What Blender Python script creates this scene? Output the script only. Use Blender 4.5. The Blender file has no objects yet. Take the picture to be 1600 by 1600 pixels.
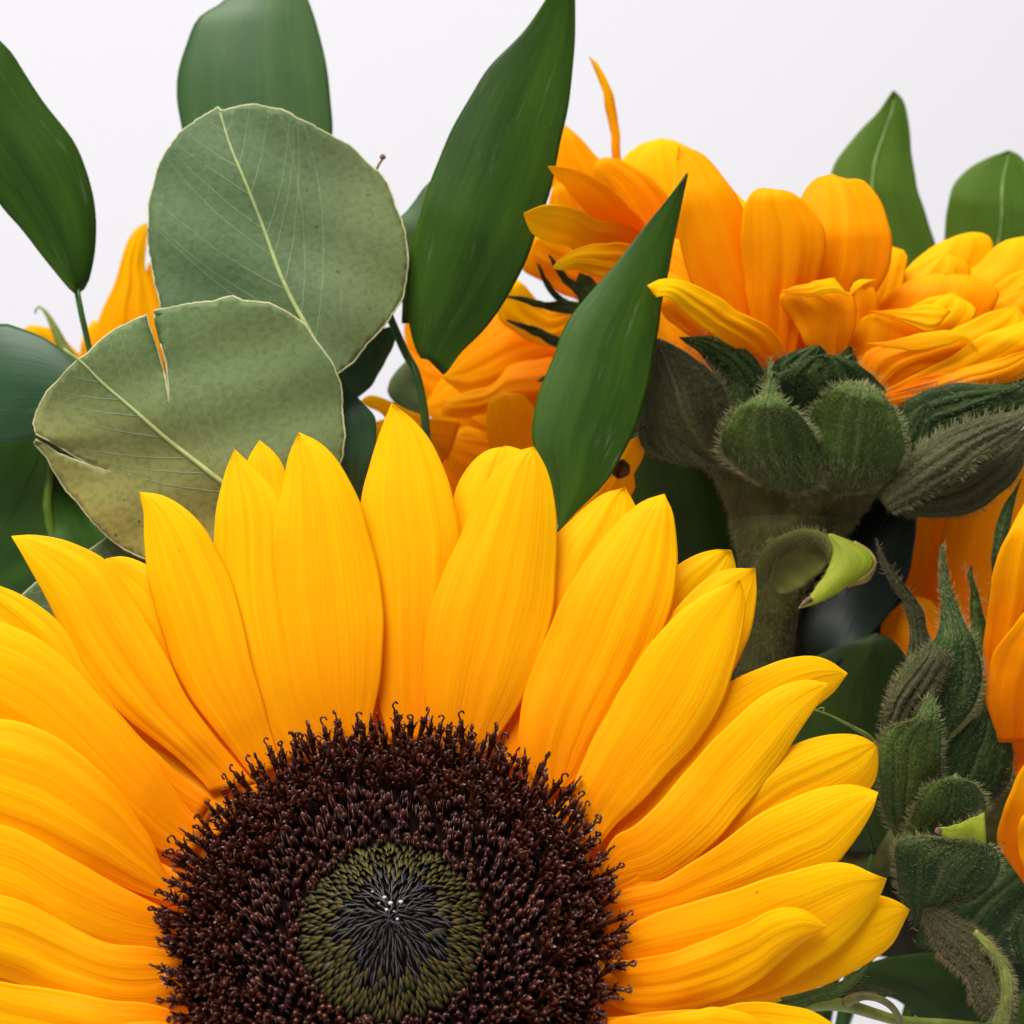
import bpy, math, random
import numpy as np
from mathutils import Vector, Matrix, geometry

sc = bpy.context.scene
C = sc.collection
R_ = math.radians
MM = 0.001

# ------------------------------------------------------------------ camera, light, exposure
DIST = 400.0                       # mm from the lens to the front flower
cam_d = bpy.data.cameras.new('camera')
cam = bpy.data.objects.new('camera', cam_d); C.objects.link(cam)
cam.location = (0, -DIST*MM, 0); cam.rotation_euler = (R_(90), 0, 0)
cam_d.sensor_width = 36.0
cam_d.lens = 36.0*DIST/160.0
cam_d.clip_start = 0.02; cam_d.clip_end = 20
cam_d.dof.use_dof = True
cam_d.dof.focus_distance = (DIST+18)*MM
cam_d.dof.aperture_fstop = 25
sc.camera = cam

world = bpy.data.worlds.new('World'); sc.world = world; world.use_nodes = True
wb = world.node_tree.nodes['Background']
wb.inputs[0].default_value = (0.93, 0.95, 1.0, 1); wb.inputs[1].default_value = 0.36

def area(name, loc, target, size, power, col):
    d = bpy.data.lights.new(name, 'AREA'); d.shape = 'SQUARE'; d.size = size; d.energy = power; d.color = col
    o = bpy.data.objects.new(name, d); C.objects.link(o); o.location = loc
    o.rotation_euler = (Vector(target)-Vector(loc)).to_track_quat('-Z', 'Y').to_euler()
    return o
area('soft_key_light', (-0.38, -0.62, 1.2), (0, 0.02, 0.0), 0.9, 43.0, (1.0, 0.985, 0.95))  # unseen soft key lamp, added high in front to the left
area('backdrop_light', (0.0, 0.45, 1.35), (0, 0.95, 0.0), 0.9, 1.2, (0.97, 0.96, 1.0))

sc.view_settings.view_transform = 'Standard'; sc.view_settings.look = 'None'
sc.view_settings.exposure = 0.0; sc.view_settings.gamma = 1.0
sc.cycles.max_bounces = 8; sc.cycles.diffuse_bounces = 5; sc.cycles.transmission_bounces = 6
sc.cycles.caustics_reflective = False; sc.cycles.caustics_refractive = False

# ------------------------------------------------------------------ helpers
def P(px, py, d):
    """point (mm) seen at photograph position px,py (1600 px wide frame) at depth d mm behind the focal plane"""
    px = np.asarray(px, float); py = np.asarray(py, float); d = np.asarray(d, float)
    s = (DIST+d)/DIST
    return np.stack([(px-800)*.1*s, d+0*px, (800-py)*.1*s], -1)

def cr(pts, n):
    """Catmull-Rom resampled by arc length to n points"""
    p = np.asarray(pts, float)
    if len(p) == 2:
        t = np.linspace(0, 1, n)[:, None]; return p[0]*(1-t)+p[1]*t
    q = np.vstack([2*p[0]-p[1], p, 2*p[-1]-p[-2]])
    out = []
    for i in range(1, len(q)-2):
        t = np.linspace(0, 1, 14, endpoint=False)[:, None]
        a, b, c, d = q[i-1], q[i], q[i+1], q[i+2]
        out.append(.5*((2*b)+(-a+c)*t+(2*a-5*b+4*c-d)*t*t+(-a+3*b-3*c+d)*t**3))
    out = np.vstack(out+[p[-1:]])
    s = np.r_[0, np.cumsum(np.linalg.norm(np.diff(out, axis=0), axis=1))]
    u = np.linspace(0, s[-1], n)
    return np.stack([np.interp(u, s, out[:, k]) for k in range(out.shape[1])], -1)

def lerp_list(v, n):
    v = np.asarray(v, float)
    if v.ndim == 0: return np.full(n, float(v))
    if len(v) == 1: return np.full(n, v[0])
    return cr(np.stack([np.linspace(0, 1, len(v)), v], -1), n)[:, 1] if len(v) > 2 else np.linspace(v[0], v[1], n)

def mk(name, V, F, m, parent=None, uv=None, smooth=True, tint=None, kind=None, solid=None):
    V = np.asarray(V, float)*MM
    if parent is not None: V = V-np.array(root_loc(parent))
    me = bpy.data.meshes.new(name)
    me.from_pydata(V.tolist(), [], [tuple(map(int, f)) for f in F]) if not isinstance(F, np.ndarray) else me.from_pydata(V.tolist(), [], F.tolist())
    if uv is not None:
        ul = me.uv_layers.new(name='UVMap')
        li = np.empty(len(me.loops), dtype=np.int32); me.loops.foreach_get('vertex_index', li)
        ul.data.foreach_set('uv', np.asarray(uv, np.float32)[li].ravel())
    if tint is not None:
        a = me.attributes.new('tint', 'FLOAT', 'POINT'); a.data.foreach_set('value', np.asarray(tint, np.float32))
    me.materials.append(m)
    if smooth: me.polygons.foreach_set('use_smooth', [True]*len(me.polygons))
    me.update()
    o = bpy.data.objects.new(name, me); C.objects.link(o)
    if parent is not None: o.parent = parent
    if kind: o['kind'] = kind
    if solid:
        md = o.modifiers.new('thickness', 'SOLIDIFY'); md.thickness = solid*MM; md.offset = 0; md.use_even_offset = False
    return o

def root_loc(o):
    while o.parent: o = o.parent
    return o.location

def thing(name, label, cat, loc, group=None):
    o = bpy.data.objects.new(name, None); C.objects.link(o)
    o.location = Vector([float(c)*MM for c in loc]); o.empty_display_size = 0.01
    o['label'] = label; o['category'] = cat
    if group: o['group'] = group
    return o
def setlab(o, label): o['label'] = label

def grid_faces(nu, nv):
    i = np.arange(nu-1)[:, None]; j = np.arange(nv-1)[None, :]
    a = (i*nv+j).ravel()
    return np.stack([a, a+1, a+nv+1, a+nv], -1)

RNG = np.random.default_rng(7)

def blade_grid(L, R, dep, tilt=0, camber=.12, pleat=0., npl=3, nu=34, nv=24, wav=0., seed=0, curlside=0.):
    """surface between two traced edges (base -> tip). dep: depths along it in mm, tilt: depth right minus left,
    camber: bulge towards the camera as a share of the local width, pleat: lengthwise folds in mm"""
    rg = np.random.default_rng(seed)
    l = cr(L, nu); r = cr(R, nu)
    uu = np.linspace(0, 1, nu)
    for q, o_ in ((l, r), (r, l)):      # slightly uneven margins
        j = .9*np.sin(uu*rg.uniform(14, 22)+rg.uniform(0, 6))+.5*np.sin(uu*rg.uniform(30, 48)+rg.uniform(0, 6))
        wv = q-o_; q += wv/(np.linalg.norm(wv, axis=1)[:, None]+4)*(j*np.sin(np.pi*uu)**.5)[:, None]
    t = np.linspace(0, 1, nv)[None, :, None]
    xy = l[:, None]*(1-t)+r[:, None]*t
    w = np.linalg.norm(r-l, axis=1)*.1
    u = np.linspace(0, 1, nu)[:, None]; v = np.linspace(0, 1, nv)[None, :]
    d = lerp_list(dep, nu)[:, None]+lerp_list(tilt, nu)[:, None]*(v-.5)
    d = d-lerp_list(camber, nu)[:, None]*w[:, None]*(1-(2*v-1)**2)
    if pleat:
        env = np.sin(np.pi*np.clip(u, 0, 1))**.5*np.minimum(1, w[:, None]/6)*np.sin(np.pi*v)**.4
        ph = rg.uniform(-.4, .4)
        d = d+pleat*env*np.cos(2*np.pi*npl*(v-.5)+ph*(u-.3))+pleat*.35*env*np.cos(2*np.pi*(npl*2.7)*(v-.5)+rg.uniform(0, 6)+.8*u)
    if wav:
        k = rg.uniform(1.2, 2.2); p1, p2 = rg.uniform(0, 6.28, 2)
        e = (2*v-1)
        d = d+wav*(np.abs(e)**2)*np.sin(2*np.pi*k*u+np.where(e > 0, p1, p2))*np.sin(np.pi*u)
    pts = P(xy[..., 0], xy[..., 1], d)
    return pts, u, v

def blade(name, m, parent, L, R, dep, thick=.16, **k):
    nu = k.get('nu', 34); nv = k.get('nv', 24)
    pts, u, v = blade_grid(L, R, dep, **k)
    uv = np.stack([np.broadcast_to(v, (nu, nv)), np.broadcast_to(u, (nu, nv))], -1).reshape(-1, 2)
    o = mk(name, pts.reshape(-1, 3), grid_faces(nu, nv), m, parent, uv=uv, solid=thick)
    return o, pts

def tube_geo(pts, rad, n=8, cap=True):
    pts = np.asarray(pts, float); k = len(pts); rad = np.broadcast_to(np.asarray(rad, float), (k,))
    T = np.gradient(pts, axis=0); T /= np.linalg.norm(T, axis=1)[:, None]+1e-12
    a = np.array([0, 0, 1.]) if abs(T[0, 2]) < .9 else np.array([1., 0, 0])
    N = np.cross(T[0], a); N /= np.linalg.norm(N)
    V = []; ang = np.linspace(0, 2*np.pi, n, endpoint=False)
    for i in range(k):
        N = N-T[i]*N.dot(T[i]); N /= np.linalg.norm(N)+1e-12
        B = np.cross(T[i], N)
        V.append(pts[i]+rad[i]*(np.cos(ang)[:, None]*N+np.sin(ang)[:, None]*B))
    V = np.vstack(V); F = []
    for i in range(k-1):
        for j in range(n):
            F.append((i*n+j, i*n+(j+1) % n, (i+1)*n+(j+1) % n, (i+1)*n+j))
    if cap: F.append(tuple(range(n))[::-1]); F.append(tuple((k-1)*n+j for j in range(n)))
    uv = np.stack([np.tile(np.linspace(0, 1, n), k), np.repeat(np.linspace(0, 1, k), n)], -1)
    return V, F, uv

def tube(name, m, parent, ppts, deps, rads, n=8, ns=24, kind=None):
    """tube along photograph points with depths (mm) and radii (mm)"""
    q = cr(np.column_stack([np.asarray(ppts, float), lerp_list(deps, len(ppts)) if np.ndim(deps) and len(deps) != len(ppts) else np.broadcast_to(deps, len(ppts))]), ns)
    V, F, uv = tube_geo(P(q[:, 0], q[:, 1], q[:, 2]), lerp_list(rads, ns), n)
    return mk(name, V, F, m, parent, uv=uv, kind=kind)

def hairs(name, m, parent, pts, n, length=1.3, rad=.045, edge=.45, side=-1, lean=.6, seed=0, tipbias=False, u0=0.):
    """many fine curved hairs on a blade's surface (side=-1: towards the camera) and along its margins"""
    rg = np.random.default_rng(seed); n = int(n*1.35); rad *= 1.1; length *= 1.15; edge = min(.95, edge*.6)
    nu, nv, _ = pts.shape
    du = np.gradient(pts, axis=0); dv = np.gradient(pts, axis=1)
    nr = np.cross(du, dv); nr /= np.linalg.norm(nr, axis=2)[..., None]+1e-12
    nr = np.where((nr[..., 1]*side < 0)[..., None], -nr, nr)      # y sign = side
    wd = np.linalg.norm(pts[:, -1]-pts[:, 0], axis=1); wd = .12+wd/wd.max(); cw = np.cumsum(wd); cw = (cw-cw[0])/(cw[-1]-cw[0])
    u = u0+(1-u0)*np.interp(rg.uniform(0, 1, n), cw, np.linspace(0, 1, nu)); v = rg.uniform(0, 1, n)
    e = rg.uniform(0, 1, n) < edge
    v = np.where(e, np.where(rg.uniform(0, 1, n) < .5, rg.uniform(0, .02, n), rg.uniform(.98, 1, n)), v)
    i = np.clip((u*(nu-1)).astype(int), 0, nu-2); j = np.clip((v*(nv-1)).astype(int), 0, nv-2)
    fu = (u*(nu-1)-i)[:, None]; fv = (v*(nv-1)-j)[:, None]
    b = pts[i, j]*(1-fu)*(1-fv)+pts[i+1, j]*fu*(1-fv)+pts[i, j+1]*(1-fu)*fv+pts[i+1, j+1]*fu*fv
    N = nr[i, j]; U = du[i, j]/(np.linalg.norm(du[i, j], axis=1)[:, None]+1e-9)
    Vv = dv[i, j]/(np.linalg.norm(dv[i, j], axis=1)[:, None]+1e-9)
    sgn = np.where(v > .5, 1., -1.)[:, None]
    rnd = rg.normal(0, .22, (n, 3))
    D = np.where(e[:, None], Vv*sgn*.95+N*.3+U*.45, N*.75+U*lean)+rnd
    D /= np.linalg.norm(D, axis=1)[:, None]
    ln = length*rg.uniform(.3, 1.35, n)[:, None]*np.where(e, 1.3, .85)[:, None]
    bend = U*rg.uniform(.1, .5, n)[:, None]+rg.normal(0, .12, (n, 3))
    p0 = b-D*.05; p1 = b+D*ln*.55; p2 = b+D*ln*.9+bend*ln*.35
    X = np.cross(D, np.array([0, 1, 0.])); X /= np.linalg.norm(X, axis=1)[:, None]+1e-9
    Y = np.cross(D, X)
    r = rad*rg.uniform(.6, 1.2, n)[:, None]*np.where(e, .9, .8)[:, None]
    vs = []
    for c, k in ((p0, 1.), (p1, .75)):
        for a in (0, 2.094, 4.189): vs.append(c+r*k*(math.cos(a)*X+math.sin(a)*Y))
    vs.append(p2)
    V = np.stack(vs, 1).reshape(-1, 3)
    base = (np.arange(n)*7)[:, None, None]
    q = np.array([[0, 1, 4, 3], [1, 2, 5, 4], [2, 0, 3, 5]])[None]; tr = np.array([[3, 4, 6], [4, 5, 6], [5, 3, 6]])[None]
    F = (base+q).reshape(-1, 4).tolist()+(base+tr).reshape(-1, 3).tolist()
    return mk(name, V, F, m, parent, kind='stuff')

# ------------------------------------------------------------------ materials
def nodes(m):
    nt = m.node_tree; return nt, nt.nodes, nt.links
def newmat(name):
    m = bpy.data.materials.new(name); m.use_nodes = True; m.node_tree.nodes.clear(); return m
def nd(ns, t, **k):
    n = ns.new(t)
    for a, b in k.items(): setattr(n, a, b)
    return n
def mathn(ns, ls, op, a, b=None, clamp=False):
    n = ns.new('ShaderNodeMath'); n.operation = op; n.use_clamp = clamp
    for i, x in enumerate((a, b)):
        if x is None: continue
        if isinstance(x, (int, float)): n.inputs[i].default_value = x
        else: ls.new(x, n.inputs[i])
    return n.outputs[0]
def mixc(ns, ls, f, a, b, bt='MIX'):
    n = ns.new('ShaderNodeMix'); n.data_type = 'RGBA'; n.blend_type = bt
    for i, x in ((0, f), (6, a), (7, b)):
        if isinstance(x, (int, float)): n.inputs[i].default_value = x
        elif isinstance(x, tuple): n.inputs[i].default_value = (*x, 1)
        else: ls.new(x, n.inputs[i])
    return n.outputs[2]
def ramp(ns, ls, f, stops):
    n = ns.new('ShaderNodeValToRGB'); ls.new(f, n.inputs[0])
    el = n.color_ramp.elements
    while len(el) > 1: el.remove(el[-1])
    el[0].position = stops[0][0]; el[0].color = (*stops[0][1], 1) if isinstance(stops[0][1], tuple) else (stops[0][1],)*3+(1,)
    for p, c in stops[1:]:
        e = el.new(p); e.color = (*c, 1) if isinstance(c, tuple) else (c, c, c, 1)
    return n.outputs[0]
def uvxy(ns, ls):
    u = ns.new('ShaderNodeUVMap'); s = ns.new('ShaderNodeSeparateXYZ'); ls.new(u.outputs[0], s.inputs[0]); return s.outputs[0], s.outputs[1]
def noise_uv(ns, ls, x, y, sx, sy, z, detail=3, rough=.5):
    c = ns.new('ShaderNodeCombineXYZ')
    ls.new(mathn(ns, ls, 'MULTIPLY', x, sx), c.inputs[0]); ls.new(mathn(ns, ls, 'MULTIPLY', y, sy), c.inputs[1]); ls.new(z, c.inputs[2])
    n = ns.new('ShaderNodeTexNoise'); ls.new(c.outputs[0], n.inputs['Vector']); n.inputs['Scale'].default_value = 1
    n.inputs['Detail'].default_value = detail; n.inputs['Roughness'].default_value = rough
    return n.outputs[0]
def noise_obj(ns, ls, scale, detail=3):
    g = ns.new('ShaderNodeNewGeometry'); n = ns.new('ShaderNodeTexNoise'); ls.new(g.outputs['Position'], n.inputs['Vector'])
    n.inputs['Scale'].default_value = scale; n.inputs['Detail'].default_value = detail; return n.outputs[0]
def finish(ns, ls, col, rough, spec, height=None, bdist=.0002, bstr=.5, trans=0., tcol=None, coat=0.):
    p = ns.new('ShaderNodeBsdfPrincipled'); o = ns.new('ShaderNodeOutputMaterial')
    for s, x in (('Base Color', col), ('Roughness', rough), ('Specular IOR Level', spec), ('Coat Weight', coat)):
        if isinstance(x, (int, float)): p.inputs[s].default_value = x
        elif isinstance(x, tuple): p.inputs[s].default_value = (*x, 1)
        else: ls.new(x, p.inputs[s])
    if height is not None:
        b = ns.new('ShaderNodeBump'); b.inputs['Distance'].default_value = bdist; b.inputs['Strength'].default_value = bstr
        ls.new(height, b.inputs['Height']); ls.new(b.outputs[0], p.inputs['Normal'])
    if trans:
        t = ns.new('ShaderNodeBsdfTranslucent'); mx = ns.new('ShaderNodeMixShader'); mx.inputs[0].default_value = trans
        if tcol is None: tcol = col
        if isinstance(tcol, tuple): t.inputs[0].default_value = (*tcol, 1)
        else: ls.new(tcol, t.inputs[0])
        ls.new(p.outputs[0], mx.inputs[1]); ls.new(t.outputs[0], mx.inputs[2]); ls.new(mx.outputs[0], o.inputs[0])
    else: ls.new(p.outputs[0], o.inputs[0])
    return p

def petal_mat(name, c0, c1, c2, trans=.3, streak=.35):
    m = newmat(name); nt, ns, ls = nodes(m)
    x, y = uvxy(ns, ls); oi = ns.new('ShaderNodeObjectInfo'); z = mathn(ns, ls, 'MULTIPLY', oi.outputs['Random'], 40.)
    s1 = noise_uv(ns, ls, x, y, 34, 1.1, z, 2); s2 = noise_uv(ns, ls, x, y, 9, .8, z, 2)
    base = ramp(ns, ls, y, [(0., c0), (.42, c1), (.8, c2), (1., c2)])
    f = mathn(ns, ls, 'MULTIPLY', ramp(ns, ls, s1, [(.36, 1.), (.60, 0.)]), streak)
    dark = mixc(ns, ls, 1., base, (1., .70, .5), 'MULTIPLY')
    col = mixc(ns, ls, f, base, dark)
    f2 = mathn(ns, ls, 'MULTIPLY', ramp(ns, ls, s2, [(.40, 1.), (.62, 0.)]), .45)
    col = mixc(ns, ls, f2, col, mixc(ns, ls, 1., col, (1., .80, .6), 'MULTIPLY'))
    # per petal warmth
    w = mathn(ns, ls, 'MULTIPLY', oi.outputs['Random'], .5)
    col = mixc(ns, ls, w, col, mixc(ns, ls, 1., col, (1., .86, .8), 'MULTIPLY'))
    vo = ns.new('ShaderNodeTexVoronoi'); vo.inputs['Scale'].default_value = 95; g0 = ns.new('ShaderNodeNewGeometry'); ls.new(g0.outputs['Position'], vo.inputs['Vector'])
    sp = mathn(ns, ls, 'MULTIPLY', ramp(ns, ls, vo.outputs['Distance'], [(.015, 1.), (.035, 0.)]), .5)
    col = mixc(ns, ls, sp, col, (.35, .13, .01))
    cl = ramp(ns, ls, noise_obj(ns, ls, 70, 4), [(.40, 0.), (.66, 1.)])
    col = mixc(ns, ls, mathn(ns, ls, 'MULTIPLY', cl, .22), col, mixc(ns, ls, 1., col, (1., .84, .6), 'MULTIPLY'))
    s4 = noise_uv(ns, ls, x, y, 2.6, 1.7, z, 3)
    h = mathn(ns, ls, 'ADD', mathn(ns, ls, 'ADD', s1, mathn(ns, ls, 'MULTIPLY', s2, 1.8)), mathn(ns, ls, 'MULTIPLY', s4, 5.))
    finish(ns, ls, col, .55, .08, h, .00022, .40, trans, mixc(ns, ls, 1., col, (1., .98, .8), 'MULTIPLY'))
    return m
M_pet = petal_mat('yellow_petal', (.96, .38, .0005), (.97, .58, .001), (.97, .69, .002), .46, .26)
M_pet2 = petal_mat('orange_petal', (.96, .30, .0005), (.97, .43, .001), (.97, .56, .001), .48, .22)
M_pet3 = petal_mat('lemon_petal', (.96, .50, .001), (.97, .60, .001), (.97, .68, .002), .5, .2)

def leaf_mat(name, c1, c2, rough=.36, spec=.5, trans=.12, vs=30, dust=.2, coat=0.):
    m = newmat(name); nt, ns, ls = nodes(m)
    x, y = uvxy(ns, ls); oi = ns.new('ShaderNodeObjectInfo'); z = mathn(ns, ls, 'MULTIPLY', oi.outputs['Random'], 40.)
    s1 = noise_uv(ns, ls, x, y, vs, 1.6, z, 3); s2 = noise_uv(ns, ls, x, y, 3, 2.2, z, 3)
    col = mixc(ns, ls, ramp(ns, ls, s2, [(.35, 0.), (.65, 1.)]), c1, c2)
    col = mixc(ns, ls, mathn(ns, ls, 'MULTIPLY', ramp(ns, ls, s1, [(.42, 0.), (.62, 1.)]), .13), col, tuple(min(1, a*1.55+.003) for a in c2))
    # faint dried water marks, stretched along the leaf
    s3 = noise_uv(ns, ls, x, y, 13, 5.5, z, 5, .65)
    fd = mathn(ns, ls, 'MULTIPLY', ramp(ns, ls, s3, [(.60, 0.), (.76, 1.)]), dust)
    col = mixc(ns, ls, fd, col, (.30, .36, .24))
    n3 = noise_obj(ns, ls, 420, 3)
    h = mathn(ns, ls, 'ADD', s1, mathn(ns, ls, 'MULTIPLY', n3, .25))
    rg = mathn(ns, ls, 'ADD', mathn(ns, ls, 'MULTIPLY', s2, .18), rough-.09)
    finish(ns, ls, col, rg, spec, h, .00010, .30, trans, tuple(min(1, a*2.2) for a in c2), coat)
    return m
M_rus = leaf_mat('ruscus_leaf', (.016, .045, .002), (.032, .080, .003), .44, .20)
M_rusb = leaf_mat('ruscus_leaf_cool', (.014, .048, .018), (.028, .078, .026), .42, .35, dust=.12)
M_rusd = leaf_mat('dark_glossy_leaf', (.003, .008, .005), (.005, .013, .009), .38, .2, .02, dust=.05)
M_r2 = leaf_mat('soft_blue_green_leaf', (.030, .080, .018), (.052, .110, .026), .45, .35, dust=.15)
M_lime = leaf_mat('fresh_green_leaf', (.060, .120, .012), (.085, .155, .016), .5, .15, .22, 20, dust=.08)
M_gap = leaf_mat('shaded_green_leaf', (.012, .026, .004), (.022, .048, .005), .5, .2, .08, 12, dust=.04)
M_low = leaf_mat('deep_green_leaf', (.020, .065, .006), (.045, .115, .008), .5, .3, .15, 12, dust=.05)

def plain(name, col, rough=.6, spec=.3, nscale=300, var=.5, bump=.4, trans=0., dark=None, bdist=.0002):
    m = newmat(name); nt, ns, ls = nodes(m)
    n = noise_obj(ns, ls, nscale, 4)
    d = dark or tuple(c*(1-var) for c in col)
    c = mixc(ns, ls, ramp(ns, ls, n, [(.35, 0.), (.65, 1.)]), d, col)
    finish(ns, ls, c, rough, spec, n, bdist, bump, trans)
    return m
M_stem = plain('smooth_green_stem', (.05, .13, .02), .4, .4, 200, .3)
M_euvein = plain('pale_leaf_vein', (.36, .42, .16), .5, .3, 500, .25)
M_euside = plain('side_vein', (.20, .27, .13), .5, .3, 500, .2)
M_margin = plain('leaf_margin', (.52, .50, .26), .5, .3, 400, .35)
M_twig = plain('dry_twig', (.20, .11, .08), .7, .2, 900)
M_hairp = plain('pale_hair', (.38, .38, .16), .5, .3, 100, .2, trans=.3)
M_hairb = plain('brown_hair', (.34, .25, .13), .5, .2, 100, .25, trans=.3)
M_tend = plain('green_tendril', (.20, .24, .035), .45, .4, 300, .4)
M_lemleaf = leaf_mat('yellow_green_leaf', (.17, .22, .012), (.30, .33, .022), .55, .2, .2, 16, dust=.1)
M_band = plain('olive_leaflet', (.12, .13, .025), .6, .2, 300, .4, trans=.15)

def euc_mat(name, c1, c2, warm, wf=.5):
    m = newmat(name); nt, ns, ls = nodes(m)
    x, y = uvxy(ns, ls)
    g = ns.new('ShaderNodeNewGeometry')
    def nz(s, d=4):
        n = ns.new('ShaderNodeTexNoise'); ls.new(g.outputs['Position'], n.inputs['Vector']); n.inputs['Scale'].default_value = s; n.inputs['Detail'].default_value = d; return n.outputs[0]
    a, b, c = nz(45), nz(900, 3), nz(2600, 2)
    col = mixc(ns, ls, ramp(ns, ls, a, [(.35, 0.), (.65, 1.)]), c1, c2)
    col = mixc(ns, ls, mathn(ns, ls, 'MULTIPLY', mathn(ns, ls, 'MULTIPLY', y, y), wf, True), col, warm)      # warmer colour towards one margin
    col = mixc(ns, ls, mathn(ns, ls, 'MULTIPLY', ramp(ns, ls, b, [(.40, 1.), (.52, 0.)]), .28), col, tuple(k*.55 for k in c1))
    v = ns.new('ShaderNodeTexVoronoi'); v.inputs['Scale'].default_value = 330; ls.new(g.outputs['Position'], v.inputs['Vector'])
    spot = ramp(ns, ls, v.outputs['Distance'], [(.07, 1.), (.13, 0.)])
    keep = ramp(ns, ls, nz(130, 2), [(.52, 0.), (.60, 1.)])
    col = mixc(ns, ls, mathn(ns, ls, 'MULTIPLY', mathn(ns, ls, 'MULTIPLY', spot, keep), .8), col, (.035, .045, .015))
    # fine net of veins
    v2 = ns.new('ShaderNodeTexVoronoi'); v2.feature = 'DISTANCE_TO_EDGE'; v2.inputs['Scale'].default_value = 420; ls.new(g.outputs['Position'], v2.inputs['Vector'])
    net = ramp(ns, ls, v2.outputs['Distance'], [(.0, 1.), (.10, 0.)])
    col = mixc(ns, ls, mathn(ns, ls, 'MULTIPLY', net, .05), col, (.30, .38, .22))
    h = mathn(ns, ls, 'ADD', b, mathn(ns, ls, 'MULTIPLY', a, 4.))
    finish(ns, ls, col, .6, .22, h, .00022, .45, .10, (.35, .5, .1))
    return m
M_euc1 = euc_mat('eucalyptus_leaf_grey', (.068, .112, .044), (.092, .145, .057), (.19, .18, .035), .42)
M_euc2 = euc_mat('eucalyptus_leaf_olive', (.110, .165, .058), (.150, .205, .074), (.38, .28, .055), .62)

def bract_mat(name, c1, c2):
    m = newmat(name); nt, ns, ls = nodes(m)
    x, y = uvxy(ns, ls); oi = ns.new('ShaderNodeObjectInfo'); z = mathn(ns, ls, 'MULTIPLY', oi.outputs['Random'], 40.)
    s1 = noise_uv(ns, ls, x, y, 14, 1.5, z, 3); b = noise_obj(ns, ls, 1500, 3)
    col = mixc(ns, ls, ramp(ns, ls, noise_uv(ns, ls, x, y, 2, 2, z), [(.35, 0.), (.65, 1.)]), c1, c2)
    # paler midvein and nerves
    mid = ramp(ns, ls, mathn(ns, ls, 'ABSOLUTE', mathn(ns, ls, 'SUBTRACT', x, .5)), [(0., 1.), (.045, 0.)])
    col = mixc(ns, ls, mathn(ns, ls, 'MULTIPLY', mid, .35), col, (.26, .30, .10))
    col = mixc(ns, ls, mathn(ns, ls, 'MULTIPLY', ramp(ns, ls, s1, [(.45, 0.), (.65, 1.)]), .3), col, (.12, .17, .05))
    col = mixc(ns, ls, mathn(ns, ls, 'MULTIPLY', ramp(ns, ls, b, [(.4, 1.), (.55, 0.)]), .35), col, tuple(k*.4 for k in c1))
    b2 = noise_obj(ns, ls, 520, 4)
    h = mathn(ns, ls, 'ADD', mathn(ns, ls, 'ADD', mathn(ns, ls, 'MULTIPLY', b, .5), s1), mathn(ns, ls, 'MULTIPLY', b2, 1.2))
    finish(ns, ls, col, .6, .2, h, .0006, .8, .12, tuple(min(1, k*2.) for k in c2))
    return m
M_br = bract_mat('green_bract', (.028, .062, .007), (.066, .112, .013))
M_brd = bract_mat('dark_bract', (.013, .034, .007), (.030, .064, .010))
M_brb = bract_mat('brownish_bract', (.040, .044, .018), (.062, .066, .026))
M_recep = plain('downy_stem', (.072, .074, .018), .75, .15, 260, .45, .8, bdist=.0006)

def floret_mat(name, base, tip, rough=.34, spec=.6, pw=3.):
    m = newmat(name); nt, ns, ls = nodes(m)
    x, y = uvxy(ns, ls)
    a = ns.new('ShaderNodeAttribute'); a.attribute_name = 'tint'
    oi = ns.new('ShaderNodeObjectInfo')
    t = mathn(ns, ls, 'FRACT', mathn(ns, ls, 'ADD', a.outputs['Fac'], oi.outputs['Random']))
    f = mathn(ns, ls, 'POWER', y, pw)
    c = mixc(ns, ls, f, base, tip)
    c = mixc(ns, ls, mathn(ns, ls, 'MULTIPLY', t, .75), c, mixc(ns, ls, 1., c, (.35, .35, .5), 'MULTIPLY'))
    finish(ns, ls, c, rough, spec)
    return m
M_bud = floret_mat('maroon_floret_bud', (.075, .015, .007), (.45, .18, .12), .22, .5, 7.)
M_flor = floret_mat('maroon_open_floret', (.17, .042, .008), (.070, .014, .008), .34, .45, .6)
M_scale = floret_mat('olive_scale', (.016, .014, .003), (.15, .108, .018), .5, .3, 2.6)
M_scg = floret_mat('grey_scale', (.014, .014, .010), (.36, .34, .33), .5, .3, 4.)
M_disc = plain('disc_base', (.008, .003, .002), .9, .05, 600)

m = newmat('clear_droplet'); nt, ns, ls = nodes(m)
g_ = ns.new('ShaderNodeBsdfPrincipled'); g_.inputs['Base Color'].default_value = (1, 1, 1, 1); g_.inputs['Roughness'].default_value = .03
g_.inputs['IOR'].default_value = 1.33; g_.inputs['Transmission Weight'].default_value = .45
o_ = ns.new('ShaderNodeOutputMaterial'); ls.new(g_.outputs[0], o_.inputs[0]); M_drop = m

m = newmat('white_backdrop'); nt, ns, ls = nodes(m)
finish(ns, ls, (.68, .67, .695), .9, .05); M_back = m

# ------------------------------------------------------------------ setting: white paper sweep
def backdrop():
    prof = [(-900, -560), (300, -560)]
    for a in np.linspace(0, 90, 12): prof.append((500+400*math.sin(R_(a)), -560+400*(1-math.cos(R_(a)))))
    prof += [(900, 500), (900, 1500)]
    xs = np.linspace(-1600, 1600, 9)
    V = [(x, y, z) for (y, z) in prof for x in xs]
    o = mk('backdrop', V, grid_faces(len(prof), len(xs)), M_back, solid=1.0)
    o['kind'] = 'structure'
backdrop()
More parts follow.
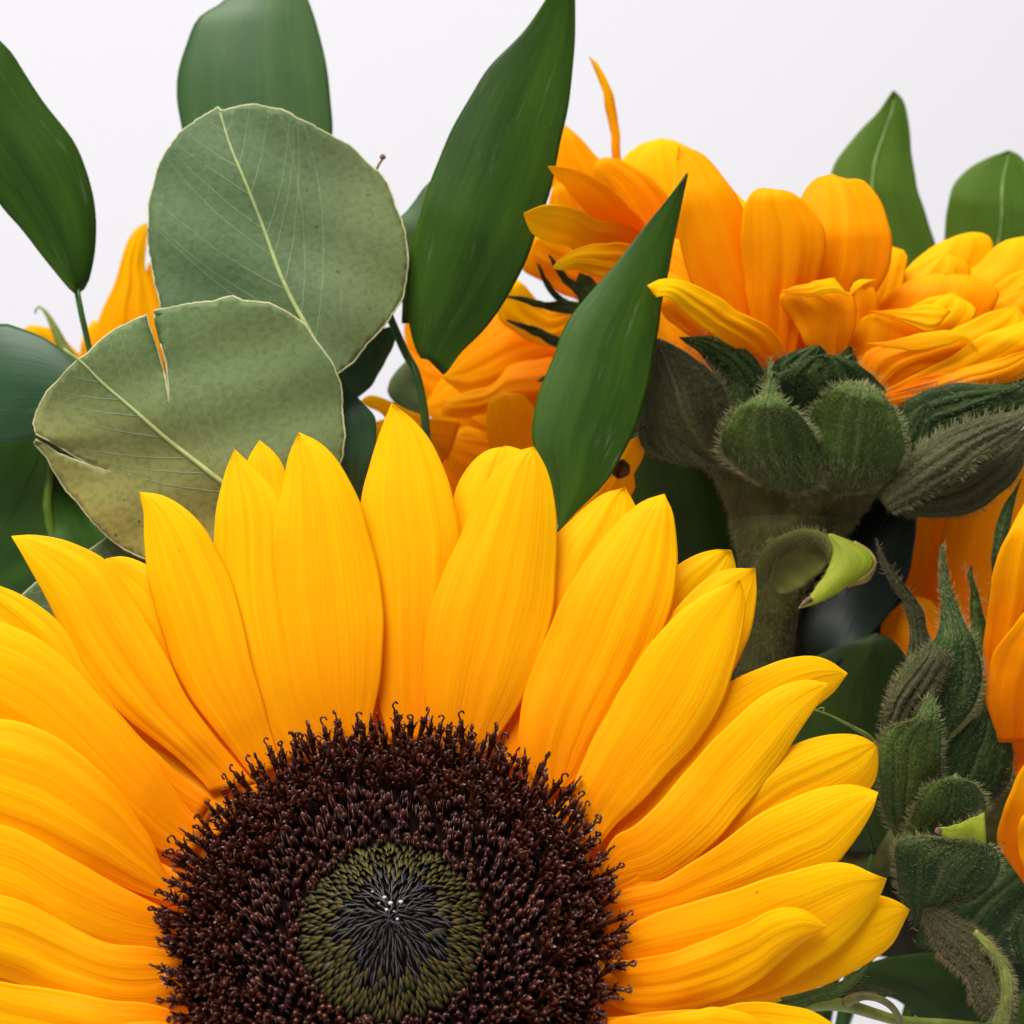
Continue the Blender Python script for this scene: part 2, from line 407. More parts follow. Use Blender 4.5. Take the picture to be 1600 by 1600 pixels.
# a plain white vase under the frame holds the stems
def lathe(name, m, parent, prof, centre, n=48, axis=None, tint=None, kind=None):
    ang = np.linspace(0, 2*np.pi, n, endpoint=False)
    V = np.array([[r*math.cos(a), r*math.sin(a), h] for r, h in prof for a in ang])
    if axis is not None:
        q = Vector((0, 0, 1)).rotation_difference(Vector(axis)).to_matrix(); V = V@np.array(q).T
    V = V+np.asarray(centre)
    k = len(prof); F = [(i*n+j, i*n+(j+1) % n, (i+1)*n+(j+1) % n, (i+1)*n+j) for i in range(k-1) for j in range(n)]
    uv = np.stack([np.tile(np.linspace(0, 1, n), k), np.repeat(np.linspace(0, 1, k), n)], -1)
    return mk(name, V, F, m, parent, uv=uv, kind=kind)
HUB = (810, 2500, 110)      # where all stems meet, far below the frame

def stem_to_hub(m, parent, x, y, d, rad, mid=None, name='stem'):
    pts = [(x, y)]+([mid[:2]] if mid else [])+[(HUB[0]+(x-810)*.12, HUB[1])]
    deps = [d]+([mid[2]] if mid else [])+[HUB[2]]
    if len(pts) == 2: pts.insert(1, (x+(HUB[0]-x)*.25, (y+2500)*.5)); deps.insert(1, d*.4+HUB[2]*.6)
    return tube(name, m, parent, pts, deps, [rad, rad*1.1], n=10, ns=30)

# ------------------------------------------------------------------ FRONT SUNFLOWER
DC = (612, 1462)
TAU = R_(28)
def dplane(y): return (DC[1]-y)*.1*math.tan(TAU)
front = thing('sunflower', 'large yellow sunflower with a dark maroon centre facing the camera in the foreground', 'sunflower', P(DC[0], DC[1], 0), 'sunflowers in the bouquet')
NV = np.array([0, -math.cos(TAU), math.sin(TAU)]); E1 = np.array([1., 0, 0]); E2 = np.array([0, math.sin(TAU), math.cos(TAU)])
DCW = P(DC[0], DC[1], 0)
def disc_pt(a, b, h): return DCW+E1*a+E2*b+NV*h

FRONT_PETALS = [
 # (left edge base->tip, right edge base->tip, layer, tip lift)
 ([(330,1240),(310,1215),(250,1163),(176,1104),(120,1036),(84,960),(45,885),(18,838)], [(400,1225),(375,1198),(335,1150),(290,1085),(245,1000),(205,930),(165,876),(110,847),(60,836),(18,838)], 1.5, 4),
 ([(380,1230),(345,1170),(270,1060),(215,980),(180,920),(160,885),(168,872)], [(400,1210),(380,1150),(345,1060),(310,980),(270,910),(225,880),(195,870),(168,872)], 5.5, 6),
 ([(395,1215),(350,1160),(310,1110),(275,1050),(250,980),(233,910),(226,850),(224,800),(217,769)], [(440,1200),(425,1150),(405,1080),(385,1000),(365,920),(335,850),(310,815),(280,788),(250,773),(217,769)], 3.2, 5),
 ([(440,1190),(395,1125),(362,1070),(342,1000),(334,930),(333,860),(338,800),(350,745),(366,702)], [(510,1180),(490,1120),(475,1040),(460,950),(452,870),(447,810),(428,765),(400,733),(366,702)], 2.2, 7),
 ([(455,1120),(430,1000),(400,860),(385,770),(385,725),(405,688)], [(500,1120),(480,1000),(465,860),(455,780),(443,730),(427,706),(405,688)], 5.0, 8),
 ([(500,1170),(455,1110),(430,1050),(415,980),(415,900),(425,830),(440,765),(450,715),(467,676)], [(570,1165),(590,1090),(597,1040),(599,975),(595,910),(580,840),(560,780),(530,725),(500,692),(467,676)], 0.4, 8),
 ([(610,1160),(590,1090),(585,1000),(575,900),(565,820),(566,770),(578,725),(592,680),(612,631)], [(690,1160),(695,1090),(705,1000),(715,900),(719,840),(710,785),(695,738),(675,692),(645,655),(612,631)], 3.0, 9),
 ([(695,1180),(667,1110),(661,1045),(667,980),(685,915),(710,855),(736,800),(765,747),(800,709),(835,698)], [(745,1190),(778,1150),(815,1095),(845,1030),(861,970),(868,910),(871,850),(868,790),(855,737),(835,698)], 0.4, 8),
 ([(700,1160),(690,1060),(688,960),(695,860),(708,780),(728,735),(757,706),(790,697)], [(780,1160),(800,1060),(820,960),(840,860),(845,780),(835,730),(815,704),(790,697)], 6.0, 10),
 ([(790,1200),(790,1140),(805,1060),(825,970),(850,880),(864,840),(900,806),(940,773),(976,762)], [(850,1210),(880,1140),(930,1060),(970,970),(1000,890),(1008,830),(992,788),(976,762)], 5.5, 9),
 ([(850,1245),(812,1180),(811,1130),(825,1065),(850,1000),(880,935),(915,875),(955,826),(1000,786),(1038,772)], [(880,1235),(925,1190),(975,1110),(1015,1040),(1042,975),(1056,910),(1058,850),(1052,803),(1038,772)], 2.0, 7),
 ([(910,1325),(893,1265),(897,1225),(918,1175),(948,1115),(985,1050),(1030,990),(1070,950),(1110,923),(1156,906)], [(930,1330),(960,1292),(1000,1255),(1045,1210),(1092,1160),(1125,1105),(1150,1035),(1163,965),(1163,930),(1156,906)], 0.5, 6),
 ([(900,1250),(940,1130),(985,1030),(1044,962),(1100,907),(1136,890),(1180,888)], [(960,1260),(1040,1180),(1110,1110),(1150,1040),(1174,980),(1182,930),(1180,888)], 3.2, 7),
 ([(880,1220),(940,1080),(1000,960),(1040,900),(1080,870),(1115,859),(1142,860)], [(940,1220),(1010,1120),(1080,1020),(1130,950),(1150,910),(1148,880),(1142,860)], 6.0, 9),
 ([(940,1340),(980,1260),(1040,1170),(1090,1100),(1148,1062),(1180,1046),(1220,1032),(1262,1025),(1294,1032),(1324,1052)], [(960,1360),(1040,1320),(1120,1250),(1190,1190),(1240,1130),(1280,1100),(1305,1078),(1324,1052)], 4.5, 7),
 ([(935,1355),(960,1308),(1000,1284),(1080,1196),(1120,1150),(1160,1112),(1200,1082),(1232,1068),(1264,1062),(1293,1068)], [(945,1378),(970,1383),(1032,1376),(1072,1353),(1112,1320),(1152,1276),(1192,1228),(1224,1182),(1256,1132),(1280,1097),(1293,1068)], 1.8, 5),
 ([(940,1380),(1000,1340),(1080,1290),(1150,1230),(1195,1190),(1232,1168),(1262,1155),(1300,1147),(1340,1149),(1370,1164)], [(950,1420),(1030,1400),(1110,1365),(1190,1330),(1270,1290),(1330,1262),(1362,1230),(1372,1198),(1370,1164)], 4.6, 6),
 ([(935,1400),(985,1388),(1040,1372),(1120,1322),(1165,1286),(1200,1266),(1240,1246),(1280,1231),(1320,1226),(1348,1230),(1372,1238)], [(950,1460),(1020,1440),(1100,1420),(1200,1395),(1265,1368),(1304,1350),(1322,1330),(1345,1300),(1364,1265),(1372,1238)], 3.0, 5),
 ([(935,1470),(985,1445),(1060,1415),(1160,1386),(1220,1366),(1276,1351),(1304,1347),(1332,1351),(1358,1363),(1385,1373)], [(945,1550),(1040,1562),(1136,1564),(1184,1553),(1222,1540),(1280,1505),(1322,1471),(1352,1437),(1373,1404),(1385,1373)], 2.2, 3),
 ([(935,1500),(985,1500),(1040,1490),(1100,1470),(1158,1446),(1200,1424),(1238,1418),(1266,1427),(1291,1448)], [(935,1560),(985,1583),(1040,1583),(1090,1575),(1140,1558),(1186,1532),(1220,1503),(1250,1476),(1272,1461),(1291,1448)], .2, 2),
 ([(960,1520),(1060,1510),(1160,1480),(1240,1440),(1310,1405),(1350,1396),(1380,1400),(1405,1410),(1421,1421)], [(960,1570),(1080,1574),(1184,1562),(1242,1554),(1282,1542),(1322,1524),(1362,1500),(1393,1476),(1410,1446),(1421,1421)], 6.4, 4),
 ([(950,1590),(1040,1580),(1125,1574),(1160,1567),(1200,1566),(1240,1572),(1280,1586),(1340,1628)], [(950,1690),(1050,1690),(1150,1690),(1220,1685),(1290,1665),(1340,1628)], 3.0, 1),
 ([(940,1600),(980,1588),(1030,1588),(1090,1578),(1120,1573),(1160,1582),(1185,1596),(1240,1650)], [(940,1700),(1000,1710),(1060,1712),(1120,1700),(1180,1680),(1240,1650)], 1.5, 0),
 # left side
 ([(320,1270),(240,1200),(170,1120),(120,1040),(90,960),(95,900)], [(370,1230),(330,1150),(270,1060),(210,980),(150,920),(95,900)], 7.5, 3),
 ([(300,1330),(230,1300),(150,1240),(70,1170),(0,1120),(-60,1080)], [(330,1270),(280,1220),(200,1150),(110,1080),(30,1040),(-60,1080)], 7.5, 3),
 ([(300,1300),(220,1260),(140,1180),(60,1090),(0,1020),(-50,950),(-80,890)], [(330,1250),(280,1210),(200,1130),(140,1055),(100,980),(60,945),(28,926),(0,916),(-40,900),(-80,890)], 4.6, 3),
 ([(300,1340),(250,1330),(190,1290),(110,1220),(20,1150),(-80,1090),(-150,1040)], [(320,1295),(292,1260),(240,1186),(180,1112),(160,1091),(120,1047),(80,1011),(40,987),(0,970),(-70,950),(-120,980),(-150,1040)], 3.0, 3),
 ([(310,1420),(240,1405),(150,1370),(60,1330),(-40,1290),(-140,1240),(-220,1180)], [(285,1370),(262,1368),(248,1340),(236,1310),(216,1280),(192,1240),(160,1207),(120,1175),(80,1147),(40,1129),(0,1123),(-80,1120),(-150,1135),(-220,1180)], .6, 2),
 ([(290,1500),(258,1497),(232,1505),(192,1512),(152,1507),(112,1496),(78,1476),(40,1446),(0,1427),(-70,1400),(-180,1380)], [(290,1440),(250,1416),(180,1380),(90,1330),(10,1290),(-80,1290),(-180,1380)], 1.7, 1),
 ([(300,1560),(272,1573),(240,1589),(200,1591),(140,1581),(80,1565),(40,1543),(0,1527),(-60,1500),(-140,1470)], [(290,1490),(230,1480),(160,1470),(80,1430),(10,1400),(-60,1400),(-140,1470)], 3.2, 1),
 ([(310,1680),(240,1690),(140,1690),(40,1660),(-50,1620),(-120,1570)], [(300,1590),(240,1570),(160,1560),(80,1545),(0,1534),(-60,1530),(-120,1570)], 5.0, 0),
 ([(330,1730),(270,1760),(180,1790),(80,1800),(-20,1800),(-100,1770)], [(300,1610),(250,1596),(190,1600),(120,1620),(40,1660),(-40,1710),(-100,1770)], 2.5, 0),
]
def ell(a, k=1.0):      # point on the rim ellipse of the disc
    return DC[0]+365*k*math.cos(a), DC[1]-365*math.cos(TAU)*k*math.sin(a)
def front_petals():
    for i, (L, R, lay, lift) in enumerate(FRONT_PETALS):
        yb = (L[0][1]+R[0][1])/2
        b = dplane(yb)+1.2+lay*.55
        tip = max(dplane(yb), -14)+lay*.9+lift*.9
        n = 7; us = np.linspace(0, 1, n)
        dep = b+(tip-b)*us-1.5*np.sin(np.pi*us**1.25)**2+3.0*np.clip(us-.8, 0, 1)**2*14*.4
        rg = np.random.default_rng(i+50)
        blade('petal', M_pet, front, L, R, dep, tilt=[0, rg.uniform(-1.2, 1.2), rg.uniform(-1.5, 1.5)], camber=[.02, .06, .07, .09, .13], pleat=.13, npl=rg.choice([1, 2]), nu=44, nv=36, wav=.5, seed=i)
    # petals behind, closing the ring below the frame and behind the traced ones
    rg = np.random.default_rng(5)
    for k in range(30):
        a = 2*math.pi*k/30+rg.uniform(-.05, .05)
        up = 0 < math.degrees(a) % 360 < 180
        sx, sy = math.cos(a), -math.sin(a)*math.cos(TAU)
        ln = (250 if up else 430)*rg.uniform(.9, 1.05)
        if 30 > math.degrees(a) or math.degrees(a) > 345: ln = 300
        if 150 < math.degrees(a) < 176: ln = 330
        if 176 <= math.degrees(a) < 205: ln = 470
        px, py = -sy, sx
        L = []; R = []
        for u in (0, .15, .4, .7, .9, 1.0):
            w = (22+46*math.sin(math.pi*min(1, u*.95+.05)**.8))*(1 if u < 1 else 0)*(.55 if u == .9 else 1)
            r = 320+u*ln
            cx, cy = DC[0]+sx*r, DC[1]+sy*r
            L.append((cx-px*w, cy-py*w)); R.append((cx+px*w, cy+py*w))
        d0 = dplane(DC[1]+sy*320)+6
        blade('petal', M_pet, front, L, R, [d0, d0+2, d0+5], camber=.10, pleat=.3, nu=22, nv=20, wav=.6, seed=900+k)
front_petals()

# --- florets
def lathe_geo(prof, n=6, lobes=0.):
    V = []; ang = np.linspace(0, 2*np.pi, n, endpoint=False); k = len(prof)
    for r, h in prof:
        for a in ang: V.append((r*math.cos(a)*(1+lobes*math.cos(5*a)), r*math.sin(a)*(1+lobes*math.cos(5*a)), h))
    F = [(i*n+j, i*n+(j+1) % n, (i+1)*n+(j+1) % n, (i+1)*n+j) for i in range(k-1) for j in range(n)]
    F.append(tuple((k-1)*n+j for j in range(n)))
    H = max(h for _, h in prof)
    uv = [(j/n, max(0, h)/H) for r, h in prof for j in range(n)]
    return np.array(V, float), F, np.array(uv, float)
def join(parts):
    V = []; F = []; U = []; T = []; o = 0
    for v, f, u, t in parts:
        V.append(v); U.append(u); T.append(np.full(len(v), t)); F += [tuple(a+o for a in q) for q in f]; o += len(v)
    return np.vstack(V), F, np.vstack(U), np.concatenate(T)
def curve_arm(rg, start, out, length, loop, rad, sgn=1):
    """style arm: rises, then curls back over in a loop"""
    ts = np.linspace(0, 1, 5); pts = [start+np.array([0, 0, 1.])*length*t+out*length*.25*t*t for t in ts]
    p = pts[-1]; d = np.array([0, 0, 1.])*.8+out*.5; d /= np.linalg.norm(d)
    nrm = np.cross(out, [0, 0, 1.])
    tot = rg.uniform(3.6, 5.6)
    for k in range(9):
        q = Matrix.Rotation(tot/9*sgn, 3, Vector(nrm)); d = np.array(q@Vector(d)); p = p+d*loop*(1-.03*k); pts.append(p)
    pts = np.array(pts); r = np.linspace(rad, rad*1.15, len(pts)); r[-1] *= .7
    V, F, uv = tube_geo(pts, r, 5)
    uv = uv*[1, .4]+[0, .6]
    return V, F, uv
def arch_bud(rg):
    h = rg.uniform(2.6, 3.6); r = rg.uniform(.50, .64)
    V, F, U = lathe_geo([(r*.8, -2.5), (r*.9, 0), (r, h*.40), (r*.90, h*.62), (r*.62, h*.82), (r*.34, h*.95), (r*.08, h*1.04)], 10, .13)
    parts = [(V, F, U, 0)]
    # two or three scale points beside it
    for k in range(6):
        a = rg.uniform(0, 6.28); c = np.array([math.cos(a), math.sin(a), 0])*r*1.25; hh = h*rg.uniform(.7, 1.15)
        t = np.array([-math.sin(a), math.cos(a), 0])*.28
        v = np.array([c-t, c+t, c*1.25, c*.9+[0, 0, hh]]); v[:3, 2] = 0
        parts.append((v, [(0, 1, 3), (1, 2, 3), (2, 0, 3)], np.array([[0, .1], [1, .1], [.5, .1], [.5, .6]]), .3))
    return join(parts)
def arch_open(rg, rim=False):
    h = rg.uniform(2.2, 3.2)*(1.0 if not rim else 1.0); r = .55
    V, F, U = lathe_geo([(r*.55, -2.5), (r*.6, 0), (r*.85, h*.6), (r*1.05, h)], 10)
    parts = [(V, F[:-1], U*[1, .5], .1)]
    for k in range(5):      # spreading pointed lobes
        a = 2*math.pi*k/5+rg.uniform(-.2, .2); c = np.array([math.cos(a), math.sin(a), 0]); t = np.array([-math.sin(a), math.cos(a), 0])
        p = [c*r-t*.32+[0, 0, h*.9], c*r+t*.32+[0, 0, h*.9], c*(r+.30)+t*.26+[0, 0, h+.35], c*(r+.30)-t*.26+[0, 0, h+.35], c*(r+.62+rg.uniform(0, .3))+[0, 0, h+rg.uniform(.3, .75)]]
        parts.append((np.array(p), [(0, 1, 2, 3), (3, 2, 4)], np.array([[0, .3], [1, .3], [1, .7], [0, .7], [.5, .9]]), .2))
    # anther column
    ah = h+rg.uniform(1.0, 1.9)
    V, F, U = lathe_geo([(.30, h*.5), (.34, h+.2), (.38, ah-.5), (.28, ah-.12), (.10, ah)], 8, .1)
    parts.append((V, F, U*[1, .4]+[0, .6], .5))
    if rg.uniform() < (1. if rim else .5):
        a = rg.uniform(0, 6.28)
        for s in (0, math.pi)[:(2 if rg.uniform() < .6 else 1)]:
            out = np.array([math.cos(a+s), math.sin(a+s), 0])
            parts.append((*curve_arm(rg, np.array([0, 0, ah-.3])+out*.08, out, rg.uniform(.5, 1.3 if rim else .8), rg.uniform(.19, .26), .15), .6))
    return join(parts)
def arch_scale(rg, L=2.3, w=.62, bend=.5, sharp=1.):
    """small keeled scale, bending over along +x"""
    V = []; k = 7; prof = [.75, 1, 1, .85, .62, .34, .04] if sharp < 1 else [.7, .9, .8, .58, .36, .17, .02]
    for i in range(k):
        t = i/(k-1); x = bend*t*t*L; z = L*t*(1-.25*bend*t); ww = w*prof[i]
        V += [(x-.10, -ww*.55, z), (x+.06, -ww*.5, z-.02), (x+.24*prof[i], 0, z+.06), (x+.06, ww*.5, z-.02), (x-.10, ww*.55, z), (x-.22*prof[i]-.03, 0, z)]
    F = [(i*6+j, i*6+(j+1) % 6, (i+1)*6+(j+1) % 6, (i+1)*6+j) for i in range(k-1) for j in range(6)]+[tuple(36+j for j in range(6))]
    U = np.array([(j/6, i/(k-1)) for i in range(k) for j in range(6)])
    return np.array(V, float), F, U, np.zeros(len(V))
rgA = np.random.default_rng(3)
BUDS = [arch_bud(rgA) for _ in range(6)]; OPENS = [arch_open(rgA) for _ in range(8)]; RIMS = [arch_open(rgA, True) for _ in range(10)]
SCO = [arch_scale(rgA, 2.3, .95, .62, .5) for _ in range(3)]; SCG = [arch_scale(rgA, 3.0, .48, .8, 1.) for _ in range(3)]

def height_at(r):        # receptacle surface under the florets, mm along the flower's axis
    if r < 15.5: return 2.2+4.2*math.cos(min(1, r/15.5)*math.pi/2)
    return 2.2-.2*(r-15.5)*(r-15.5)/40
def basis(d, rot, ref=None):
    d = d/np.linalg.norm(d)
    a = ref if ref is not None else np.array([.3, .1, .9])
    x = a-d*a.dot(d); x /= np.linalg.norm(x); y = np.cross(d, x)
    c, s = math.cos(rot), math.sin(rot)
    return np.column_stack([c*x+s*y, -s*x+c*y, d])

def florets():
    rg = np.random.default_rng(11)
    disc_prof = [(0.01, height_at(0)-1.2)]+[(r, height_at(r)-1.2) for r in np.linspace(1, 32.6, 24)]+[(33.4, -3), (33, -9), (26, -15), (12, -20), (4.5, -26), (4.2, -34)]
    # disc built round the flower's axis
    n = 64; ang = np.linspace(0, 2*np.pi, n, endpoint=False)
    V = np.array([disc_pt(r*math.cos(a), r*math.sin(a), h) for r, h in disc_prof[:27] for a in ang])
    F = [(i*n+j, i*n+(j+1) % n, (i+1)*n+(j+1) % n, (i+1)*n+j) for i in range(26) for j in range(n)]
    mk('disc', V, F, M_disc, front)
    V = np.array([disc_pt(r*math.cos(a), r*math.sin(a), h) for r, h in disc_prof[26:] for a in ang]); k = len(disc_prof)-26
    F = [(i*n+j, i*n+(j+1) % n, (i+1)*n+(j+1) % n, (i+1)*n+j) for i in range(k-1) for j in range(n)]
    mk('receptacle', V, F, M_recep, front)
    pos = []; c1 = .53; r0 = 15.3; n0 = int((r0/c1)**2); c2 = .96
    ga = math.pi*(3-math.sqrt(5))
    for i in range(4000):
        r = c1*math.sqrt(i+.5) if i < n0 else math.sqrt(r0*r0+c2*c2*(i-n0))
        if r > 34.2: break
        pos.append((r, i*ga, i))
    groups = {'bud': [], 'open': [], 'scale_olive': [], 'scale_grey': []}
    meshes = {}
    singles = []
    ordered = []
    for r, a, i in pos:
        jr = .06 if r < r0 else .28
        a_, b_ = r*math.cos(a)+rg.normal(0, jr), r*math.sin(a)+rg.normal(0, jr)
        rad = E1*math.cos(a)+E2*math.sin(a)
        p = disc_pt(a_, b_, height_at(r)-1.0)
        rn = rg.normal(0, 1, 3)
        if r < 9.4+rg.normal(0, 1.5): kind = 'scale_grey'
        elif r < r0-.5+rg.normal(0, .6): kind = 'scale_olive'
        elif r < 23.5+rg.normal(0, 1.2): kind = 'bud'
        elif r < 31+rg.normal(0, .8): kind = 'open'
        else: kind = 'rim'
        if kind == 'scale_grey':
            d = NV*1.0+rn*.11-rad*.1; Mx = basis(d, 0, -rad*.85+E2*.25+rg.normal(0, .14, 3)); s = rg.uniform(.75, 1.2)*(.52+.036*r); g = SCG[rg.integers(3)]
        elif kind == 'scale_olive':
            d = NV*1.0+rn*.12-rad*.1; Mx = basis(d, 0, -rad); s = rg.uniform(.7, 1.12); g = SCO[rg.integers(3)]
        elif kind == 'bud':
            d = NV+rad*(.02+.018*(r-15))+rn*.07; Mx = basis(d, rg.uniform(0, 6.28)); s = rg.uniform(.85, 1.1)*(.82+.022*(r-15)); g = BUDS[rg.integers(6)]
        elif kind == 'open':
            d = NV+rad*(.18+.035*(r-24))+rn*.13; Mx = basis(d, rg.uniform(0, 6.28)); s = rg.uniform(.85, 1.12); g = OPENS[rg.integers(8)]
        else:
            d = NV+rad*(.5+.12*(r-31))+rn*.16; Mx = basis(d, rg.uniform(0, 6.28)); s = rg.uniform(.8, 1.12)*1.06; g = RIMS[rg.integers(10)]
        ordered.append((kind, g, Mx, p, s, r))
    # the 300 that show largest (open ones at the rim, upper half in the frame) are parts of their own
    cand = sorted([o for o in ordered if o[0] in ('rim', 'open') and o[3][2] > -80], key=lambda o: -o[5])[:300]
    ids = {id(o) for o in cand}
    cache = {}
    RL = np.array(root_loc(front))
    for o in cand:
        kind, g, Mx, p, s, r = o
        if id(g) not in cache:
            ob = mk('disc_floret', g[0]/1.0, g[1], M_flor, None, uv=g[2], tint=g[3], smooth=True)
            cache[id(g)] = ob.data; ob.parent = front
        else:
            ob = bpy.data.objects.new('disc_floret', cache[id(g)]); C.objects.link(ob); ob.parent = front
        M4 = Matrix.Identity(4)
        for rr in range(3):
            for cc in range(3): M4[rr][cc] = Mx[rr, cc]*s
            M4[rr][3] = p[rr]*MM-RL[rr]
        ob.matrix_local = M4
    for key, nm, mat, kinds in (('b', 'disc_florets', M_bud, ('bud',)), ('o', 'disc_florets', M_flor, ('open', 'rim')), ('s', 'centre_scales', M_scale, ('scale_olive',)), ('g', 'centre_scales', M_scg, ('scale_grey',))):
        parts = []
        for o in ordered:
            if o[0] in kinds and id(o) not in ids:
                kind, g, Mx, p, s, r = o
                parts.append((g[0]*s@Mx.T+p, g[1], g[2], rg.uniform()))
        V, F, U, T = join(parts)
        mk(nm, V, F, mat, front, uv=U, tint=T, kind='stuff')
florets()
stem_to_hub(M_recep, front, 640, 1330, 24, 5.5, (760, 1900, 80))
# green bracts behind the front flower, seen below its right petals
for L, R, d in [([(1100,1560),(1180,1562),(1250,1552),(1310,1535),(1350,1510),(1362,1500)], [(1100,1640),(1200,1600),(1265,1570),(1310,1556),(1340,1535),(1362,1500)], [10, 13, 16]),
                ([(1060,1600),(1140,1600),(1220,1590),(1290,1580)], [(1060,1680),(1140,1680),(1230,1640),(1290,1580)], [12, 16, 18])]:
    o, pts = blade('bract', M_br, front, L, R, d, nu=24, nv=12, camber=.15, thick=.5)
    hairs('hair', M_hairp, o, pts, 260, .9, .035, .5, seed=3)

# droplets of sap on the flower's centre
def droplet(px, py, r, d, lab):
    t = 10; prof = [(r*math.sin(a), -r*math.cos(a)) for a in np.linspace(.05, math.pi-.05, t)]
    c = P(px, py, d)
    o = lathe('water_droplet', M_drop, None, prof, (0, 0, 0), n=14)
    o.location = Vector(c*MM)
    o['label'] = lab; o.scale = (.85, .7, .62)
    o['category'] = 'droplet'; o['group'] = 'droplets on the sunflower centre'
dtop = -10.2
for px, py, r, lab in [(601, 1402, .36, 'clear droplet just above and left of the biggest one on the sunflower centre'), (610, 1411, .44, 'biggest clear droplet, in the middle of the cluster on the sunflower centre'),
      (626, 1409, .40, 'rightmost clear droplet of the cluster on the sunflower centre'), (604, 1421, .32, 'clear droplet just below the biggest one on the sunflower centre'),
      (621, 1436, .28, 'lowest clear droplet of the cluster on the sunflower centre'), (592, 1411, .20, 'faint small droplet just left of the biggest one on the sunflower centre'),
      (582, 1393, .20, 'small droplet highest and farthest left on the sunflower centre'), (616, 1424, .18, 'tiny droplet between the biggest and the lowest one on the sunflower centre')]:
    droplet(px, py, r, dtop+(1405-py)*.02, lab)

# ------------------------------------------------------------------ EUCALYPTUS
def inside(poly, x, y):
    x = np.asarray(x, float); y = np.asarray(y, float); c = np.zeros(x.shape, bool); n = len(poly)
    for i in range(n):
        x1, y1 = poly[i]; x2, y2 = poly[(i+1) % n]
        k = ((y1 > y) != (y2 > y)) & (x < (x2-x1)*(y-y1)/((y2-y1) if y2 != y1 else 1e-9)+x1); c ^= k
    return c
def resample(poly, step, crink=0., seed=0):
    rg = np.random.default_rng(seed); out = []
    p = np.asarray(poly, float); n = len(p)
    for i in range(n):
        a, b = p[i], p[(i+1) % n]; k = max(1, int(np.linalg.norm(b-a)/step))
        for j in range(k): out.append(a+(b-a)*j/k)
    out = np.array(out)
    if crink:
        c = out.mean(0); t = np.arange(len(out))
        d = crink*(np.sin(t*.55+rg.uniform(0, 6))*.5+np.sin(t*.23)*.6+rg.normal(0, .35, len(out)))
        v = out-c; v /= np.linalg.norm(v, axis=1)[:, None]; out = out+v*d[:, None]
    return out
def plate(name, m, parent, outline, depf, uvf, step=9, thick=.45, crink=0., seed=0, smooth_edge=None):
    o = resample(outline, 5, crink, seed)
    x0, y0 = o.min(0); x1, y1 = o.max(0)
    gx, gy = np.meshgrid(np.arange(x0, x1, step), np.arange(y0, y1, step))
    gx = gx+(np.arange(gx.shape[0])[:, None] % 2)*step*.5
    g = np.stack([gx.ravel(), gy.ravel()], -1)
    g = g[inside(o, g[:, 0], g[:, 1])]
    dm = np.min(np.linalg.norm(g[:, None]-o[None], axis=2), axis=1); g = g[dm > step*.45]
    pts = np.vstack([o, g]); ne = len(o)
    res = geometry.delaunay_2d_cdt([Vector(q) for q in pts], [(i, (i+1) % ne) for i in range(ne)], [list(range(ne))], 1, 1e-4)
    vv = np.array([tuple(v) for v in res[0]]); F = [tuple(f) for f in res[2]]
    d = depf(vv[:, 0], vv[:, 1])
    V = P(vv[:, 0], vv[:, 1], d)
    # every face turned to the camera
    F2 = []
    for f in F:
        a, b, c = vv[f[0]], vv[f[1]], vv[f[2]]
        F2.append(f if ((b-a)[0]*(c-a)[1]-(b-a)[1]*(c-a)[0]) > 0 else f[::-1])
    ob = mk(name, V, F2, m, parent, uv=uvf(vv[:, 0], vv[:, 1]), solid=thick)
    return ob, o
def seg_dist(x, y, line):
    """signed distance (px) from a polyline and share along it"""
    best = np.full(np.shape(x), 1e9); sg = np.zeros(np.shape(x)); al = np.zeros(np.shape(x))
    L = np.asarray(line, float); tot = np.sum(np.linalg.norm(np.diff(L, axis=0), axis=1)); acc = 0
    for a, b in zip(L[:-1], L[1:]):
        d = b-a; l = np.linalg.norm(d); t = np.clip(((x-a[0])*d[0]+(y-a[1])*d[1])/l**2, 0, 1)
        q = np.hypot(x-a[0]-t*d[0], y-a[1]-t*d[1]); s = np.sign(d[0]*(y-a[1])-d[1]*(x-a[0]))
        k = q < best; best = np.where(k, q, best); sg = np.where(k, s, sg); al = np.where(k, (acc+t*l)/tot, al); acc += l
    return best*sg, al
